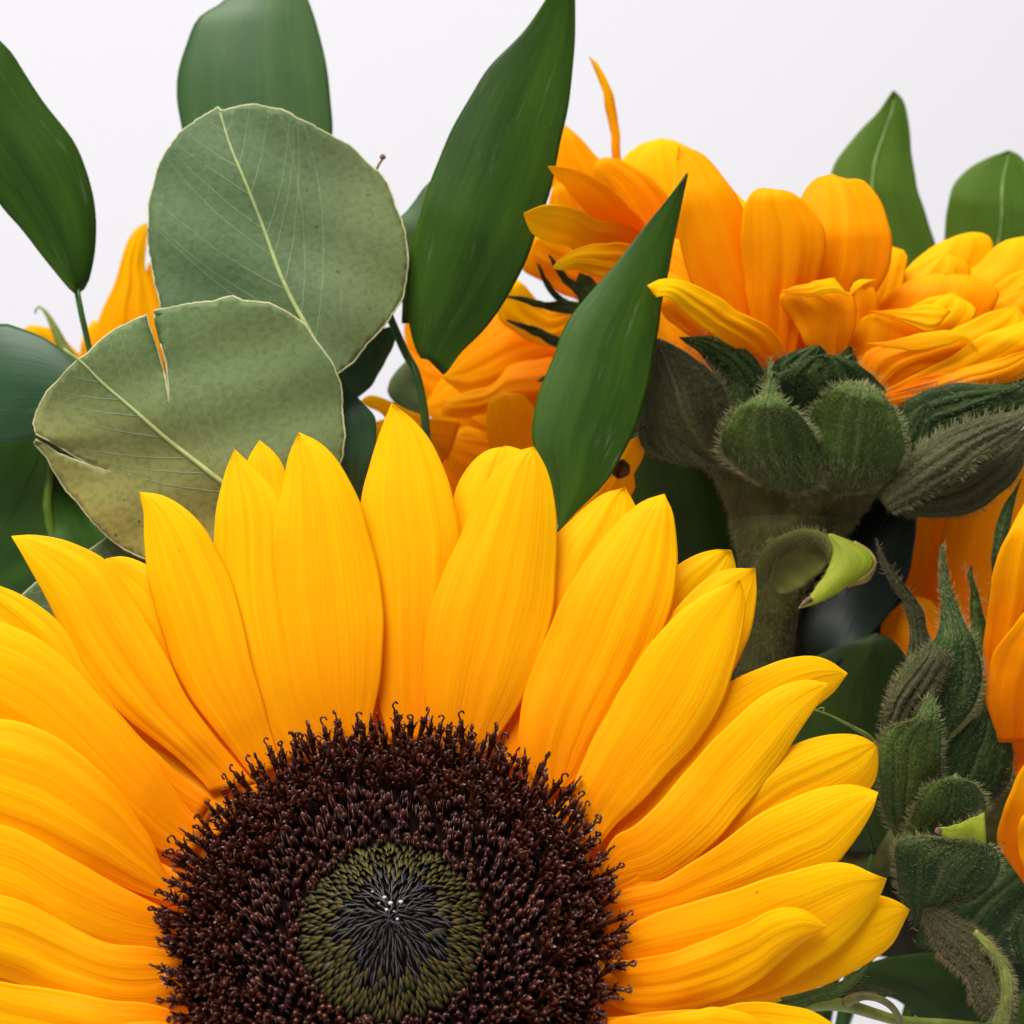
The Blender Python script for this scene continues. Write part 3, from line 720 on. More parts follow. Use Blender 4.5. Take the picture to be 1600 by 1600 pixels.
def euc_leaf(parent, outline, midrib, depf, uvf, mat, crink, seed, veins=True, vstep=.115, ang=38, label=None, marginsegs=None):
    ob, o = plate('leaf', mat, parent, outline, depf, uvf, crink=crink, seed=seed)
    if label: setlab(ob, label)
    # pale margin following the edge
    e = o if marginsegs is None else o
    V, F, uv = tube_geo(P(np.r_[e[:, 0], e[:1, 0]], np.r_[e[:, 1], e[:1, 1]], depf(np.r_[e[:, 0], e[:1, 0]], np.r_[e[:, 1], e[:1, 1]])-.06), .20, 6)
    mk('leaf_margin', V, F, M_margin, ob, uv=uv)
    q = cr(midrib, 40)           # tip -> base
    d = depf(q[:, 0], q[:, 1])-.22
    V, F, uv = tube_geo(P(q[:, 0], q[:, 1], d), np.linspace(.16, .55, 40), 8)
    mk('midrib', V, F, M_euvein, ob, uv=uv)
    if veins:
        rg = np.random.default_rng(seed+5); n = 0
        for s in np.arange(.10, .97, vstep):
            for sd in (-1, 1):
                i = int((s+rg.uniform(-.02, .02))*39); i = min(max(i, 1), 38)
                t = q[i-1]-q[i+1]; t = t/np.linalg.norm(t)                 # towards the tip
                a = R_(ang+rg.uniform(-2, 2))*sd
                dr = np.array([t[0]*math.cos(a)-t[1]*math.sin(a), t[0]*math.sin(a)+t[1]*math.cos(a)])
                p = q[i].copy(); L = [p.copy()]
                bend = -sd*rg.uniform(.026, .030)
                for k in range(80):
                    c_, s_ = math.cos(bend*.35), math.sin(bend*.35); dr = np.array([dr[0]*c_-dr[1]*s_, dr[0]*s_+dr[1]*c_])
                    p = p+dr*7+rg.normal(0, .35, 2)
                    if not inside(o, p[0]+dr[0]*8, p[1]+dr[1]*8): break
                    L.append(p.copy())
                if len(L) < 5: continue
                L = np.array(L); r = np.linspace(.11, .04, len(L))
                V, F, uv = tube_geo(P(L[:, 0], L[:, 1], depf(L[:, 0], L[:, 1])-.21), r, 5)
                mk('side_vein', V, F, M_euside, ob, uv=uv)
    return ob
out2 = [(57,678),(53,662),(57,645),(66,627),(74,612),(87,598),(103,580),(120,564),(135,553),(156,534),(180,515),(204,503),(229,492),(232,507),(243,537),(249,558),(258,588),(262,612),(264,632),
        (264,606),(260,567),(249,528),(243,504),(241,486),(265,481),(288,476),(332,472),(348,466),(364,463),(380,470),(400,471),(420,474),(452,490),(476,508),(500,540),(520,568),(532,600),(535,640),
        (539,680),(536,712),(530,725),(500,762),(460,800),(410,835),(350,862),(300,878),(250,878),(223,872),(195,860),(168,837),(144,814),(120,783),(104,768),(96,756),(84,735),(72,712),(62,702),(54,692),
        (58,687),(75,697),(90,709),(118,719),(144,729),(178,738),(144,727),(118,713),(92,698),(75,687)]
mid2 = [(100,545),(129,567),(162,600),(204,636),(255,681),(300,717),(345,752),(400,795)]
out1 = [(340,168),(346,173),(370,168),(400,164),(440,171),(462,182),(480,191),(502,206),(520,214),(545,226),(560,240),(577,256),(592,268),(604,286),(612,304),(618,324),(625,342),(634,366),(638,400),(636,432),(628,464),(608,500),(580,532),(552,564),
        (530,582),(490,610),(430,615),(360,595),(300,550),(268,512),(250,480),(242,440),(236,404),(231,360),(232,320),(238,296),(247,264),(262,232),(282,206),(310,185),(336,173)]
mid1 = [(344,176),(360,228),(380,276),(397,318),(416,368),(436,424),(456,468),(478,508),(505,560),(520,585)]
sp1 = thing('eucalyptus_sprig', 'upper round grey-green eucalyptus leaf with a pale midrib, behind the cracked one', 'eucalyptus', P(540, 640, 60), 'round eucalyptus leaves')
def dep1(x, y):
    s, a = seg_dist(x, y, mid1)
    return 54+(480-y)*.016+np.abs(s)*.1*.10-(s*.1)**2*.004+.5*np.sin(x*.02+y*.013)+.35*np.sin(y*.045-x*.02)+np.clip(np.abs(s)-120, 0, 200)*.02
euc_leaf(sp1, out1, mid1, dep1, lambda x, y: np.stack([x*.001, np.clip((x-330)/310, 0, 1)], -1), M_euc1, 1.3, 1)
stem_to_hub(M_stem, sp1, 518, 582, 53, 1.0, (560, 900, 64))
sp2 = thing('eucalyptus_sprig', 'lower round olive-green eucalyptus leaf with a dry crack in its top edge', 'eucalyptus', P(400, 800, 44), 'round eucalyptus leaves')
def dep2(x, y):
    s, a = seg_dist(x, y, mid2)
    d = 43+np.abs(s)*.1*.09+.5*np.sin(x*.017-y*.02)+.3*np.sin(y*.05+x*.015)-(700-y)*.006
    lip = np.exp(-((x-252)/26.)**2)*(y < 640)*np.clip((640-y)/150, 0, 1)
    return d+lip*np.where(x < 246+(y-490)*.12, 1.5, -.6)+np.where((x < 190) & (y > 690), (190-x)*.010, 0)
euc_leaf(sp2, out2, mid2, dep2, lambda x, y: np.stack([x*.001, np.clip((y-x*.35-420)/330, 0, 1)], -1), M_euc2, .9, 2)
stem_to_hub(M_stem, sp2, 398, 793, 43, 1.0, (500, 1000, 62))
sp3 = thing('eucalyptus_sprig', 'mostly hidden grey eucalyptus leaf showing between the torn leaf and the leftmost yellow petals', 'eucalyptus', P(200, 1000, 52), 'round eucalyptus leaves')
out3 = [(30,936),(55,912),(90,888),(130,868),(170,838),(230,820),(300,840),(350,900),(370,980),(340,1060),(280,1110),(200,1130),(110,1110),(50,1060),(25,1000)]
euc_leaf(sp3, out3, [(60,910),(160,980),(260,1060),(330,1100)], lambda x, y: 50+.4*np.sin(x*.02+y*.02)+0*x, lambda x, y: np.stack([x*.001, 0*x], -1), M_euc1, 1., 3)
stem_to_hub(M_stem, sp3, 320, 1090, 50, 1.0, (420, 1400, 70))
# small dry twig tip
tw = thing('dry_twig', 'tiny brown dry twig tip poking up behind the upper round eucalyptus leaf', 'twig', P(560, 420, 62))
tube('stalk', M_twig, tw, [(550,420),(575,320),(588,266),(597,250)], [62,62,62,62], [.5,.4,.3,.22])
lathe('knob', M_twig, tw, [(.05,-.5),(.45,-.25),(.6,.1),(.35,.5),(.05,.62)], P(598, 246, 62), n=10)

# ------------------------------------------------------------------ RUSCUS SPRIGS AND OTHER LEAVES
def leafblade(parent, mat, L, R, dep, label=None, camber=.10, thick=.4, rib=True, ribr=.28, nu=44, nv=26, wav=.6, seed=0, tilt=0, ribm=None, fold=0.):
    o, pts = blade('leaf', mat, parent, L, R, dep, camber=camber, thick=thick, nu=nu, nv=nv, wav=wav, seed=seed, tilt=tilt)
    if fold:
        pass
    if label: setlab(o, label)
    if rib:
        c = pts[:, nv//2].copy(); c = (pts[:, nv//2]+pts[:, nv//2-1])/2 if nv % 2 == 0 else c
        c = c[:-2]; c[:, 1] -= thick*.5*.35
        V, F, uv = tube_geo(c, np.linspace(ribr, ribr*.3, len(c)), 6)
        mk('midrib', V, F, ribm or mat, o, uv=uv)
    return o, pts

r1 = thing('ruscus_sprig', 'dark green pointed leaf on a thin stalk entering the frame at the upper left edge', 'foliage', P(142, 560, 66), 'ruscus leaves')
leafblade(r1, M_rus, [(120,460),(106,448),(92,432),(60,392),(32,356),(0,320),(-60,240),(-120,120),(-160,-60)],
          [(120,460),(130,452),(139,436),(148,392),(150,340),(140,288),(124,240),(100,200),(60,148),(24,92),(0,66),(-70,0),(-160,-60)], [62,60,58,60], seed=1, wav=.3, tilt=3, rib=False)
tube('petiole', M_stem, r1, [(120,452),(126,485),(134,520),(142,556),(160,640),(230,900)], [62,62,63,64,66,72], [.55,.6,.75,.9])
stem_to_hub(M_stem, r1, 230, 900, 72, .9)

r2 = thing('ruscus_sprig', 'blurred broad green leaf rising behind the upper round eucalyptus leaf', 'foliage', P(420, 420, 92), 'ruscus leaves')
leafblade(r2, M_r2, [(400,470),(330,380),(300,280),(286,205),(277,165),(276,136),(280,105),(292,68),(312,28),(352,0),(380,-50),(400,-110)],
          [(440,470),(490,390),(512,290),(519,208),(516,160),(508,92),(496,40),(480,-2),(455,-60),(400,-110)], [90,88,88,92], seed=2, wav=.3, rib=False)
stem_to_hub(M_stem, r2, 420, 465, 91, .9)

r3 = thing('ruscus_sprig', 'tall dark green leaf reaching the top edge of the frame between eucalyptus and orange petals', 'foliage', P(664, 660, 66), 'ruscus leaves')
leafblade(r3, M_rus, [(658,560),(650,545),(643,522),(636,480),(636,440),(643,388),(655,340),(672,288),(692,236),(712,192),(736,148),(768,100),(820,48),(852,0),(875,-40),(893,-80)],
          [(688,562),(694,585),(720,552),(756,516),(788,472),(817,416),(841,352),(860,296),(876,224),(888,160),(896,80),(898,0),(897,-40),(893,-80)], [60,58,58,60,62], seed=3, wav=.2, tilt=[0,2,3], camber=[.04,.09,.10,.08], nu=60, rib=False)
tube('stem', M_stem, r3, [(592,455),(612,502),(632,548),(648,578),(656,605),(663,645),(668,700),(690,900)], [68,67,66,64,64,65,68,76], [.75,.8,.85,.9], n=10, ns=36)
leafblade(r3, M_rus, [(628,505),(628,450),(622,400),(620,350),(640,325),(672,284),(700,262)], [(650,505),(670,450),(690,400),(700,350),(705,320),(706,290),(700,262)], [68,72,74], label='leaf mostly hidden behind the tall leaf', seed=4, wav=.2, rib=False)
leafblade(r3, M_rusb, [(616,508),(580,520),(545,545),(520,580),(505,640)], [(616,508),(617,535),(596,574),(570,614),(505,640)], [67,72,76], seed=5, wav=.2, rib=False)
stem_to_hub(M_stem, r3, 690, 900, 76, .95)
r3b = thing('ruscus_leaf', 'dark blue-green leaf between the round leaf and the petal tips at middle left', 'foliage', P(560, 860, 62), 'ruscus leaves')
leafblade(r3b, M_rusb, [(560,860),(500,800),(490,720),(510,650),(520,600),(532,590)], [(580,860),(580,790),(584,735),(588,690),(586,655),(564,627),(532,590)], [60,58,60], seed=6, wav=.2, rib=False)
stem_to_hub(M_stem, r3b, 570, 858, 60, .8)
gp = thing('eucalyptus_leaf', 'small pale grey leaf glimpsed in the white gap beside the green stem', 'foliage', P(630, 660, 92), 'round eucalyptus leaves')
leafblade(gp, M_euc1, [(640,650),(612,625),(606,610),(612,590),(622,578),(640,560)], [(660,650),(655,620),(650,600),(648,580),(646,570),(640,560)], [95,94,94], seed=8, rib=False, nu=14, nv=10)
stem_to_hub(M_stem, gp, 650, 650, 95, .6)

r4 = thing('ruscus_leaf', 'slender bright green pointed leaf standing upright in front of the orange petals, right of middle', 'foliage', P(872, 830, 46), 'ruscus leaves')
leafblade(r4, M_rus, [(873,830),(868,792),(860,756),(845,722),(834,696),(832,672),(836,640),(843,612),(852,588),(864,556),(876,524),(892,496),(920,460),(952,424),(980,388),(1008,354),(1034,322),(1056,294),(1074,271)],
          [(873,830),(900,800),(936,764),(962,730),(988,680),(1004,632),(1016,580),(1028,520),(1033,480),(1040,440),(1048,400),(1056,360),(1065,318),(1074,271)], [44,46,47,50,56], seed=9, wav=.2, tilt=[0,1.5,1], camber=.09, nu=60, rib=False)
stem_to_hub(M_stem, r4, 873, 826, 44, .7, (840, 960, 58))

t1 = thing('green_leaf', 'light green pointed leaf standing behind the right sunflower against the white backdrop', 'foliage', P(1430, 480, 122), 'leaves behind the right sunflower')
leafblade(t1, M_lime, [(1395,520),(1320,420),(1292,330),(1300,266),(1318,235),(1340,208),(1368,180),(1384,158),(1396,142)],
          [(1450,520),(1475,440),(1461,386),(1444,328),(1432,288),(1423,240),(1419,188),(1411,158),(1396,142)], [125,122,122,124], seed=10, wav=.2, tilt=2, ribr=.8, ribm=plain('lime_midrib', (.17, .28, .06), .5, .3))
stem_to_hub(M_stem, t1, 1424, 515, 125, 1.0)
t2 = thing('green_leaf', 'light green rounded leaf at the far right edge behind the right sunflower', 'foliage', P(1545, 460, 122), 'leaves behind the right sunflower')
leafblade(t2, M_lime, [(1530,470),(1490,420),(1477,378),(1478,336),(1484,304),(1497,280),(1520,260),(1550,244),(1576,236)],
          [(1560,470),(1620,430),(1650,370),(1640,310),(1616,270),(1600,252),(1590,242),(1576,236)], [125,122,122,124], seed=11, wav=.2, tilt=2, ribr=.7, ribm=bpy.data.materials['lime_midrib'])
stem_to_hub(M_stem, t2, 1545, 466, 125, 1.0)

e1 = thing('ruscus_leaf', 'cool dark green leaf entering at the left edge beside the cracked eucalyptus leaf', 'foliage', P(-40, 640, 60), 'ruscus leaves')
leafblade(e1, M_rusb, [(-160,640),(-120,560),(-60,520),(0,508),(24,511),(60,523),(92,544),(118,566),(150,600)],
          [(-160,660),(-120,690),(-60,702),(0,694),(30,688),(60,680),(95,668),(125,640),(150,600)], [62,58,58], seed=12, wav=.2, rib=False, tilt=-2)
stem_to_hub(M_stem, e1, -155, 650, 62, .9, (-100, 1000, 80))
g1 = thing('green_leaf', 'deep green leaf at the left edge under the cool leaf, above the yellow petals', 'foliage', P(-20, 880, 74), 'leaves behind the left petals')
leafblade(g1, M_low, [(-120,900),(-120,800),(-90,720),(-30,676),(20,668),(60,662)], [(-60,960),(60,930),(130,880),(155,810),(160,745),(130,690),(60,662)], [76,72,70], seed=13, wav=.8, ribr=.4, tilt=-5)
stem_to_hub(M_low, g1, -80, 935, 76, .9, (0, 1200, 90))
g2 = thing('green_leaf', 'folded deep green leaf just left of the torn eucalyptus leaf, with a light rim', 'foliage', P(120, 900, 68), 'leaves behind the left petals')
leafblade(g2, M_low, [(80,880),(74,840),(72,800),(76,770),(78,745),(74,715)], [(190,870),(175,840),(150,810),(125,780),(100,750),(74,715)], [66,67,70], seed=14, wav=.5, rib=False, tilt=6)
tube('rim', plain('light_leaf_rim', (.10, .17, .012), .5, .3), g2, [(82,700),(78,745),(74,785),(80,830),(90,880)], [69,66,65,65,65], [.5,.9,.7], n=8)
stem_to_hub(M_low, g2, 130, 872, 66, .9, (200, 1100, 90))
g3 = thing('green_leaf', 'dark green leaf in the lower left corner gap beneath the deep green leaf', 'foliage', P(-10, 990, 84), 'leaves behind the left petals')
leafblade(g3, M_low, [(-140,1000),(-120,900),(-60,840),(20,820),(90,850)], [(-60,1040),(30,1030),(90,990),(120,920),(90,850)], [80,78,80], seed=15, rib=False)
stem_to_hub(M_low, g3, -100, 1020, 80, .9, (0, 1300, 95))
# backdrop of foliage in the dark gaps on the right
g4 = thing('green_leaf', 'dark green leaf left of the downy stem of the right sunflower', 'foliage', P(1080, 1000, 96), 'leaves in the dark gaps')
leafblade(g4, M_gap, [(1020,1120),(960,940),(950,820),(965,740),(985,690),(1010,660)], [(1190,1120),(1200,940),(1175,820),(1140,740),(1080,690),(1010,660)], [100,94,94], seed=16, wav=.4, ribr=.4)
stem_to_hub(M_low, g4, 1075, 1015, 100, 1.0)
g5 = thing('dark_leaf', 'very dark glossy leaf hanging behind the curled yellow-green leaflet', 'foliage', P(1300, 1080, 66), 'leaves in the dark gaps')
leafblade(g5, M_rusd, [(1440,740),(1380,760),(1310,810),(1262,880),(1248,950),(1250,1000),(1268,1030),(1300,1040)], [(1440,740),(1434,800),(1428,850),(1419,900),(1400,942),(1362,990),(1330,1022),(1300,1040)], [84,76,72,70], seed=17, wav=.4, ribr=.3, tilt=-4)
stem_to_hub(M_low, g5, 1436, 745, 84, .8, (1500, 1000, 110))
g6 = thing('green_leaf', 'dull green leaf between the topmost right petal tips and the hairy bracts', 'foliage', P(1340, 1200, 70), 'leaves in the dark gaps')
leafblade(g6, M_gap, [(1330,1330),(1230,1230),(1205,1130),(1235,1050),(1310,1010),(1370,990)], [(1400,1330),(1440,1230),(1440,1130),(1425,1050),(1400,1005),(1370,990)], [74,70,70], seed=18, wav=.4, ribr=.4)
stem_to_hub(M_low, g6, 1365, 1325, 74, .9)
g7 = thing('dark_leaf', 'added filler leaf, near-black for the shade in the gap left of the lower hairy bracts', 'foliage', P(1370, 1440, 92), 'leaves in the dark gaps')
M_brown = leaf_mat('shaded_brown_leaf', (.020, .016, .008), (.034, .026, .013), .6, .2, .05, 12, dust=.03)  # near-black colour puts the shade of the deep gaps into the filler leaves
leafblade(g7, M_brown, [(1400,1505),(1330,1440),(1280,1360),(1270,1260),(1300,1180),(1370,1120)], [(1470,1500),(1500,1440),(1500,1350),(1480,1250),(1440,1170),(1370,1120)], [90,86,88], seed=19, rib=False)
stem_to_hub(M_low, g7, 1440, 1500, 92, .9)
g8 = thing('green_leaf', 'broad dark green leaf across the bottom right corner over a white gap', 'foliage', P(1480, 1640, 62), 'leaves in the dark gaps')
leafblade(g8, M_gap, [(1330,1520),(1370,1500),(1420,1492),(1470,1490),(1520,1500),(1580,1530),(1640,1600)], [(1330,1520),(1365,1550),(1400,1562),(1425,1580),(1444,1600),(1500,1640),(1640,1600)], [62,62,64,66], seed=20, wav=.4, rib=False)
stem_to_hub(M_low, g8, 1600, 1610, 66, .9, (1500, 1900, 90))
for lab, L, R, d in [  # filler leaves added to darken the gaps, shade carried by their colour
  ('added shade-dark filler leaf deep between the downy stem and the hairy bracts, behind the glossy dark leaf', [(1330,1090),(1230,1060),(1190,980),(1190,880),(1240,800),(1330,760)], [(1400,1090),(1460,1020),(1480,940),(1470,850),(1420,790),(1330,760)], [120,116,118]),
  ('added shade-dark filler leaf behind the tendril and the lower right petal tips', [(1230,1470),(1200,1400),(1210,1300),(1230,1200),(1280,1110),(1340,1060)], [(1410,1500),(1440,1410),(1460,1300),(1450,1200),(1410,1120),(1340,1060)], [104,100,102]),
  ('added shade-dark filler leaf deep behind the brown-spotted orange petal', [(960,1000),(900,900),(880,800),(900,720),(960,650),(1040,620)], [(1180,1000),(1200,900),(1190,800),(1160,720),(1110,660),(1040,620)], [118,116,118]),
  ('added shade-dark filler leaf in the lower right corner behind the lowest woolly bract', [(1400,1560),(1410,1500),(1440,1450),(1480,1420),(1540,1400)], [(1620,1720),(1680,1620),(1680,1520),(1640,1440),(1540,1400)], [104,100,102])]:
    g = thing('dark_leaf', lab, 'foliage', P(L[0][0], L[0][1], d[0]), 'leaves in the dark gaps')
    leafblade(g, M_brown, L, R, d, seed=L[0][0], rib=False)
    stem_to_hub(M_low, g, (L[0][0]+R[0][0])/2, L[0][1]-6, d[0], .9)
g9 = thing('green_leaf', 'dull green leaf edge right of the lowest hairy bract at the right frame edge', 'foliage', P(1570, 1500, 84), 'leaves in the dark gaps')
leafblade(g9, M_gap, [(1440,1560),(1450,1450),(1470,1380),(1520,1340),(1600,1310)], [(1640,1660),(1680,1560),(1690,1460),(1660,1360),(1600,1310)], [80,78,78], seed=21)
stem_to_hub(M_low, g9, 1545, 1610, 80, .9, (1500, 1900, 100))
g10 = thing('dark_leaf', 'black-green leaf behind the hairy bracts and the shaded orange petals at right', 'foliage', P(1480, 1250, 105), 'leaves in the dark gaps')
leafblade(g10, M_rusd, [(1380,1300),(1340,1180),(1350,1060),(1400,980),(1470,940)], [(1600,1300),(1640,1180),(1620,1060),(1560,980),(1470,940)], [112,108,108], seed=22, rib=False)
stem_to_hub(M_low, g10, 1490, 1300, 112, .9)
g11 = thing('grey_leaf', 'soft grey-green blade lying just under the rightmost front petal above the tendril', 'foliage', P(1250, 1575, 34), 'leaves in the dark gaps')
leafblade(g11, M_brb, [(1200,1590),(1240,1568),(1290,1548),(1340,1538),(1385,1545),(1400,1552)], [(1200,1610),(1250,1590),(1300,1570),(1350,1562),(1380,1558),(1400,1552)], [38,36,38], seed=23, rib=False, nu=20, nv=10)
stem_to_hub(M_low, g11, 1200, 1600, 38, .6)

# tendrils
td = thing('tendril', 'green tendril hooking over in a loop at the bottom right below the front petals', 'tendril', P(1250, 1580, 26))
tube('stalk', M_tend, td, [(1190,1582),(1240,1572),(1290,1568),(1330,1573),(1370,1585),(1410,1595),(1500,1600),(1600,1610)], [26,26,27,28,30,31,34,38], [1.3,1.3,1.0,.75,.6,.6], n=10, ns=40)
tube('hook', plain('olive_hook', (.16, .15, .035), .45, .4, 300, .4), td, [(1322,1568),(1332,1561),(1350,1556),(1372,1560),(1392,1572),(1403,1588),(1407,1606)], [27,26,26,26,27,28,29], [.95,.75,.62,.6,.55], n=10, ns=32)
td2 = thing('tendril', 'thin yellow-green tendril between two right petals of the front sunflower and the bracts', 'tendril', P(1364, 1160, 40))
tube('stalk', M_tend, td2, [(1266,1107),(1285,1113),(1304,1121),(1336,1138),(1356,1150),(1370,1168),(1380,1200)], [28,28,30,34,36,38,42], [.14,.18,.3,.5,.6], n=8, ns=30)
tube('hooklet', M_tend, td2, [(1276,1109),(1283,1106),(1287,1106),(1287,1112)], [28,27.5,27.5,27.5], [.12,.10], n=6, ns=10)

# ------------------------------------------------------------------ RIGHT SUNFLOWER (seen from the side)
fb = thing('sunflower', 'orange sunflower at the upper right seen side-on above a ring of hairy green bracts', 'sunflower', P(1270, 760, 75), 'sunflowers in the bouquet')
def pet(parent, L, R, dep, mat=None, **k):
    kw = dict(camber=[.05, .10, .12], pleat=.12, nu=30, nv=26, wav=.5); kw.update(k)
    pet.n += 1; kw.setdefault('seed', pet.n)
    return blade('petal', mat or M_pet2, parent, L, R, dep, **kw)
pet.n = 200
pet(fb, [(1185,575),(1120,500),(1080,440),(1058,360),(1050,290),(1060,228)], [(1215,575),(1210,500),(1195,430),(1178,370),(1160,324),(1148,300),(1132,279),(1116,259),(1092,238),(1060,228)], [66,62,60,62], tilt=2)
pet(fb, [(1195,570),(1170,480),(1158,400),(1159,350),(1163,322),(1172,303),(1188,294),(1205,296)], [(1240,570),(1262,480),(1285,420),(1290,370),(1274,335),(1252,311),(1232,299),(1205,296)], [64,60,57,58], pleat=.22)
pet(fb, [(1235,570),(1225,480),(1230,400),(1240,345),(1252,308),(1272,281),(1300,272)], [(1320,570),(1345,500),(1385,430),(1393,380),(1384,332),(1368,301),(1346,281),(1322,280),(1300,272)], [68,64,63,66], pleat=.22)
pet(fb, [(1330,560),(1350,480),(1370,420),(1385,382)], [(1380,560),(1400,480),(1414,430),(1417,396),(1400,388),(1385,382)], [76,76,78], M_pet, nu=16)
pet(fb, [(1340,560),(1352,480),(1395,445),(1428,408),(1460,384),(1496,368)], [(1430,560),(1490,470),(1540,420),(1552,388),(1543,368),(1520,363),(1496,368)], [84,82,84], M_pet)
pet(fb, [(1400,560),(1460,470),(1530,410),(1552,388),(1574,375),(1600,370)], [(1500,560),(1600,500),(1660,440),(1670,400),(1640,375),(1600,370)], [82,80,82], M_pet)
pet(fb, [(1320,590),(1340,530),(1352,495),(1368,480),(1404,449),(1440,432),(1476,427)], [(1400,600),(1480,560),(1540,500),(1562,458),(1542,440),(1512,430),(1476,427)], [72,70,71], tilt=-2)
pet(fb, [(1420,590),(1480,540),(1530,490),(1580,460),(1620,450)], [(1500,610),(1570,570),(1630,530),(1660,490),(1620,450)], [74,72,72])
# the petals folded over at the tip, facing us
pet(fb, [(1285,588),(1262,545),(1240,505),(1221,477),(1221,458),(1250,448)], [(1305,588),(1324,545),(1338,505),(1336,472),(1318,455),(1250,448)], [62,60,58,57.5], pleat=.15)
blade('petal_tip', M_pet, fb, [(1218,455),(1240,448),(1262,443),(1284,437),(1303,434)], [(1218,455),(1245,462),(1275,463),(1302,456),(1327,463)], [56.5,55,56], nu=14, nv=14, camber=.1, pleat=.15)
blade('petal_tip', M_pet, fb, [(1326,464),(1330,450),(1336,441),(1344,437)], [(1326,464),(1345,449),(1358,441),(1372,437)], [56.5,57,58], nu=10, nv=10, camber=.1)
pet(fb, [(1310,590),(1325,540),(1345,500),(1370,488)], [(1380,600),(1440,560),(1466,520),(1470,498),(1440,485),(1370,488)], [64,60,58], pleat=.4, label=None) if False else pet(fb, [(1310,590),(1325,540),(1345,500),(1370,488)], [(1380,600),(1440,560),(1466,520),(1440,490),(1370,488)], [65,63,61], pleat=.15)
blade('petal_tip', M_pet, fb, [(1354,486),(1400,484),(1440,478),(1462,476),(1486,487)], [(1354,486),(1400,499),(1440,517),(1459,519),(1473,501)], [60,58,58], nu=16, nv=14, camber=.14, pleat=.25)
pet(fb, [(1330,610),(1345,565),(1362,545),(1400,533),(1440,521),(1480,518)], [(1370,625),(1440,580),(1500,560),(1530,548),(1512,524),(1480,518)], [63,60,58], tilt=-1)
blade('petal_tip', M_pet, fb, [(1350,537),(1400,531),(1440,520),(1480,517),(1512,523),(1529,548)], [(1350,537),(1400,545),(1440,548),(1478,540),(1508,530),(1529,548)], [57,55.5,56], nu=18, nv=12, camber=.1)
pet(fb, [(1360,620),(1420,590),(1480,560),(1536,524),(1570,512),(1610,498)], [(1390,640),(1470,620),(1560,590),(1620,560),(1660,520),(1610,498)], [62,58,56,58], M_pet)
pet(fb, [(1400,610),(1440,590),(1520,575),(1600,556),(1650,550)], [(1400,625),(1470,618),(1540,604),(1600,590),(1650,550)], [60,55,55])
pet(fb, [(1190,575),(1150,545),(1092,508),(1068,488),(1050,468),(1036,462),(1026,464),(1012,446)], [(1240,575),(1210,520),(1178,497),(1152,487),(1128,468),(1100,452),(1072,440),(1036,436),(1012,446)], [62,52,46,44], M_pet, tilt=[0,4,5], pleat=.3)
pet(fb, [(1120,550),(1070,520),(1036,490),(1020,450),(1016,420)], [(1190,570),(1150,520),(1100,470),(1060,430),(1016,420)], [70,66,68], seed=77)
pet(fb, [(1180,580),(1110,520),(1050,470),(1020,420),(1010,370)], [(1220,580),(1190,500),(1140,430),(1080,380),(1010,370)], [78,78,80], seed=78)
pet(fb, [(1110,610),(1050,570),(1018,530),(1014,495),(1030,470)], [(1180,600),(1120,545),(1080,505),(1055,480),(1030,470)], [80,80,82], seed=790)
# further thin overlapping petals filling the cup
for k, (L, R, d, mm) in enumerate([
  ([(1200,575),(1175,500),(1150,430),(1128,370),(1110,300),(1096,262)], [(1225,575),(1220,500),(1215,430),(1195,370),(1160,310),(1096,262)], [70,72,74], M_pet),
  ([(1240,570),(1235,480),(1230,400),(1236,345),(1262,322)], [(1290,570),(1300,480),(1310,400),(1296,345),(1262,322)], [72,70,71], M_pet),
  ([(1340,600),(1370,540),(1400,500),(1440,470),(1490,458)], [(1380,610),(1440,560),(1500,520),(1525,485),(1490,458)], [68,66,67], M_pet),
  ([(1360,600),(1420,560),(1480,520),(1540,490),(1590,478)], [(1400,620),(1480,590),(1560,560),(1610,520),(1590,478)], [66,64,65], M_pet),
  ([(1380,615),(1440,600),(1500,578),(1560,560),(1630,540)], [(1390,632),(1450,622),(1520,606),(1590,585),(1630,540)], [58,54,53], M_pet2),
  ([(1350,560),(1370,500),(1400,440),(1440,410),(1480,395)], [(1420,560),(1470,500),(1510,450),(1512,415),(1480,395)], [80,79,80], M_pet),
  ([(1440,560),(1500,500),(1550,450),(1590,425),(1630,415)], [(1500,580),(1580,540),(1640,490),(1660,450),(1630,415)], [78,76,77], M_pet),
  ([(1300,590),(1290,520),(1290,470),(1300,430),(1320,405)], [(1350,590),(1370,520),(1372,470),(1352,430),(1320,405)], [67,65,64.5], M_pet2)]):
    pet(fb, L, R, d, mm, seed=700+k, pleat=.16, wav=1.)
# inside wall of petals, closes the cup at the back
for k, (x0, x1, xt, yt) in enumerate([(1190,1240,1150,470),(1230,1290,1230,440),(1280,1350,1310,430),(1340,1420,1400,450)]):
    pet(fb, [(x0,575),(xt-45,520),(xt-45,470),(xt,yt-30)], [(x1,575),(xt+55,520),(xt+50,470),(xt,yt-30)], [88,92,96], seed=300+k, nu=18, nv=16)

def bract(parent, mat, L, R, dep, hn=500, hl=1.3, hm=None, camber=.16, side_label=None, tilt=0, nu=34, nv=22, edge=.4, rad=.045, rib=True, wav=.6, u0=0., basehair=0):
    bract.n += 1
    o, pts = blade('bract', mat, parent, L, R, dep, thick=.5, camber=camber, tilt=tilt, nu=nu, nv=nv, wav=wav, seed=bract.n, pleat=.30, npl=4)
    if side_label: setlab(o, side_label)
    if hn: hairs('hair', hm or M_hairp, o, pts, hn, hl, rad, edge, seed=bract.n, u0=u0)
    if basehair: hairs('base_hair', M_hairp, o, pts[:12], basehair, 1.9, .05, .55, seed=bract.n+9, lean=-.7)
    return o, pts
bract.n = 400
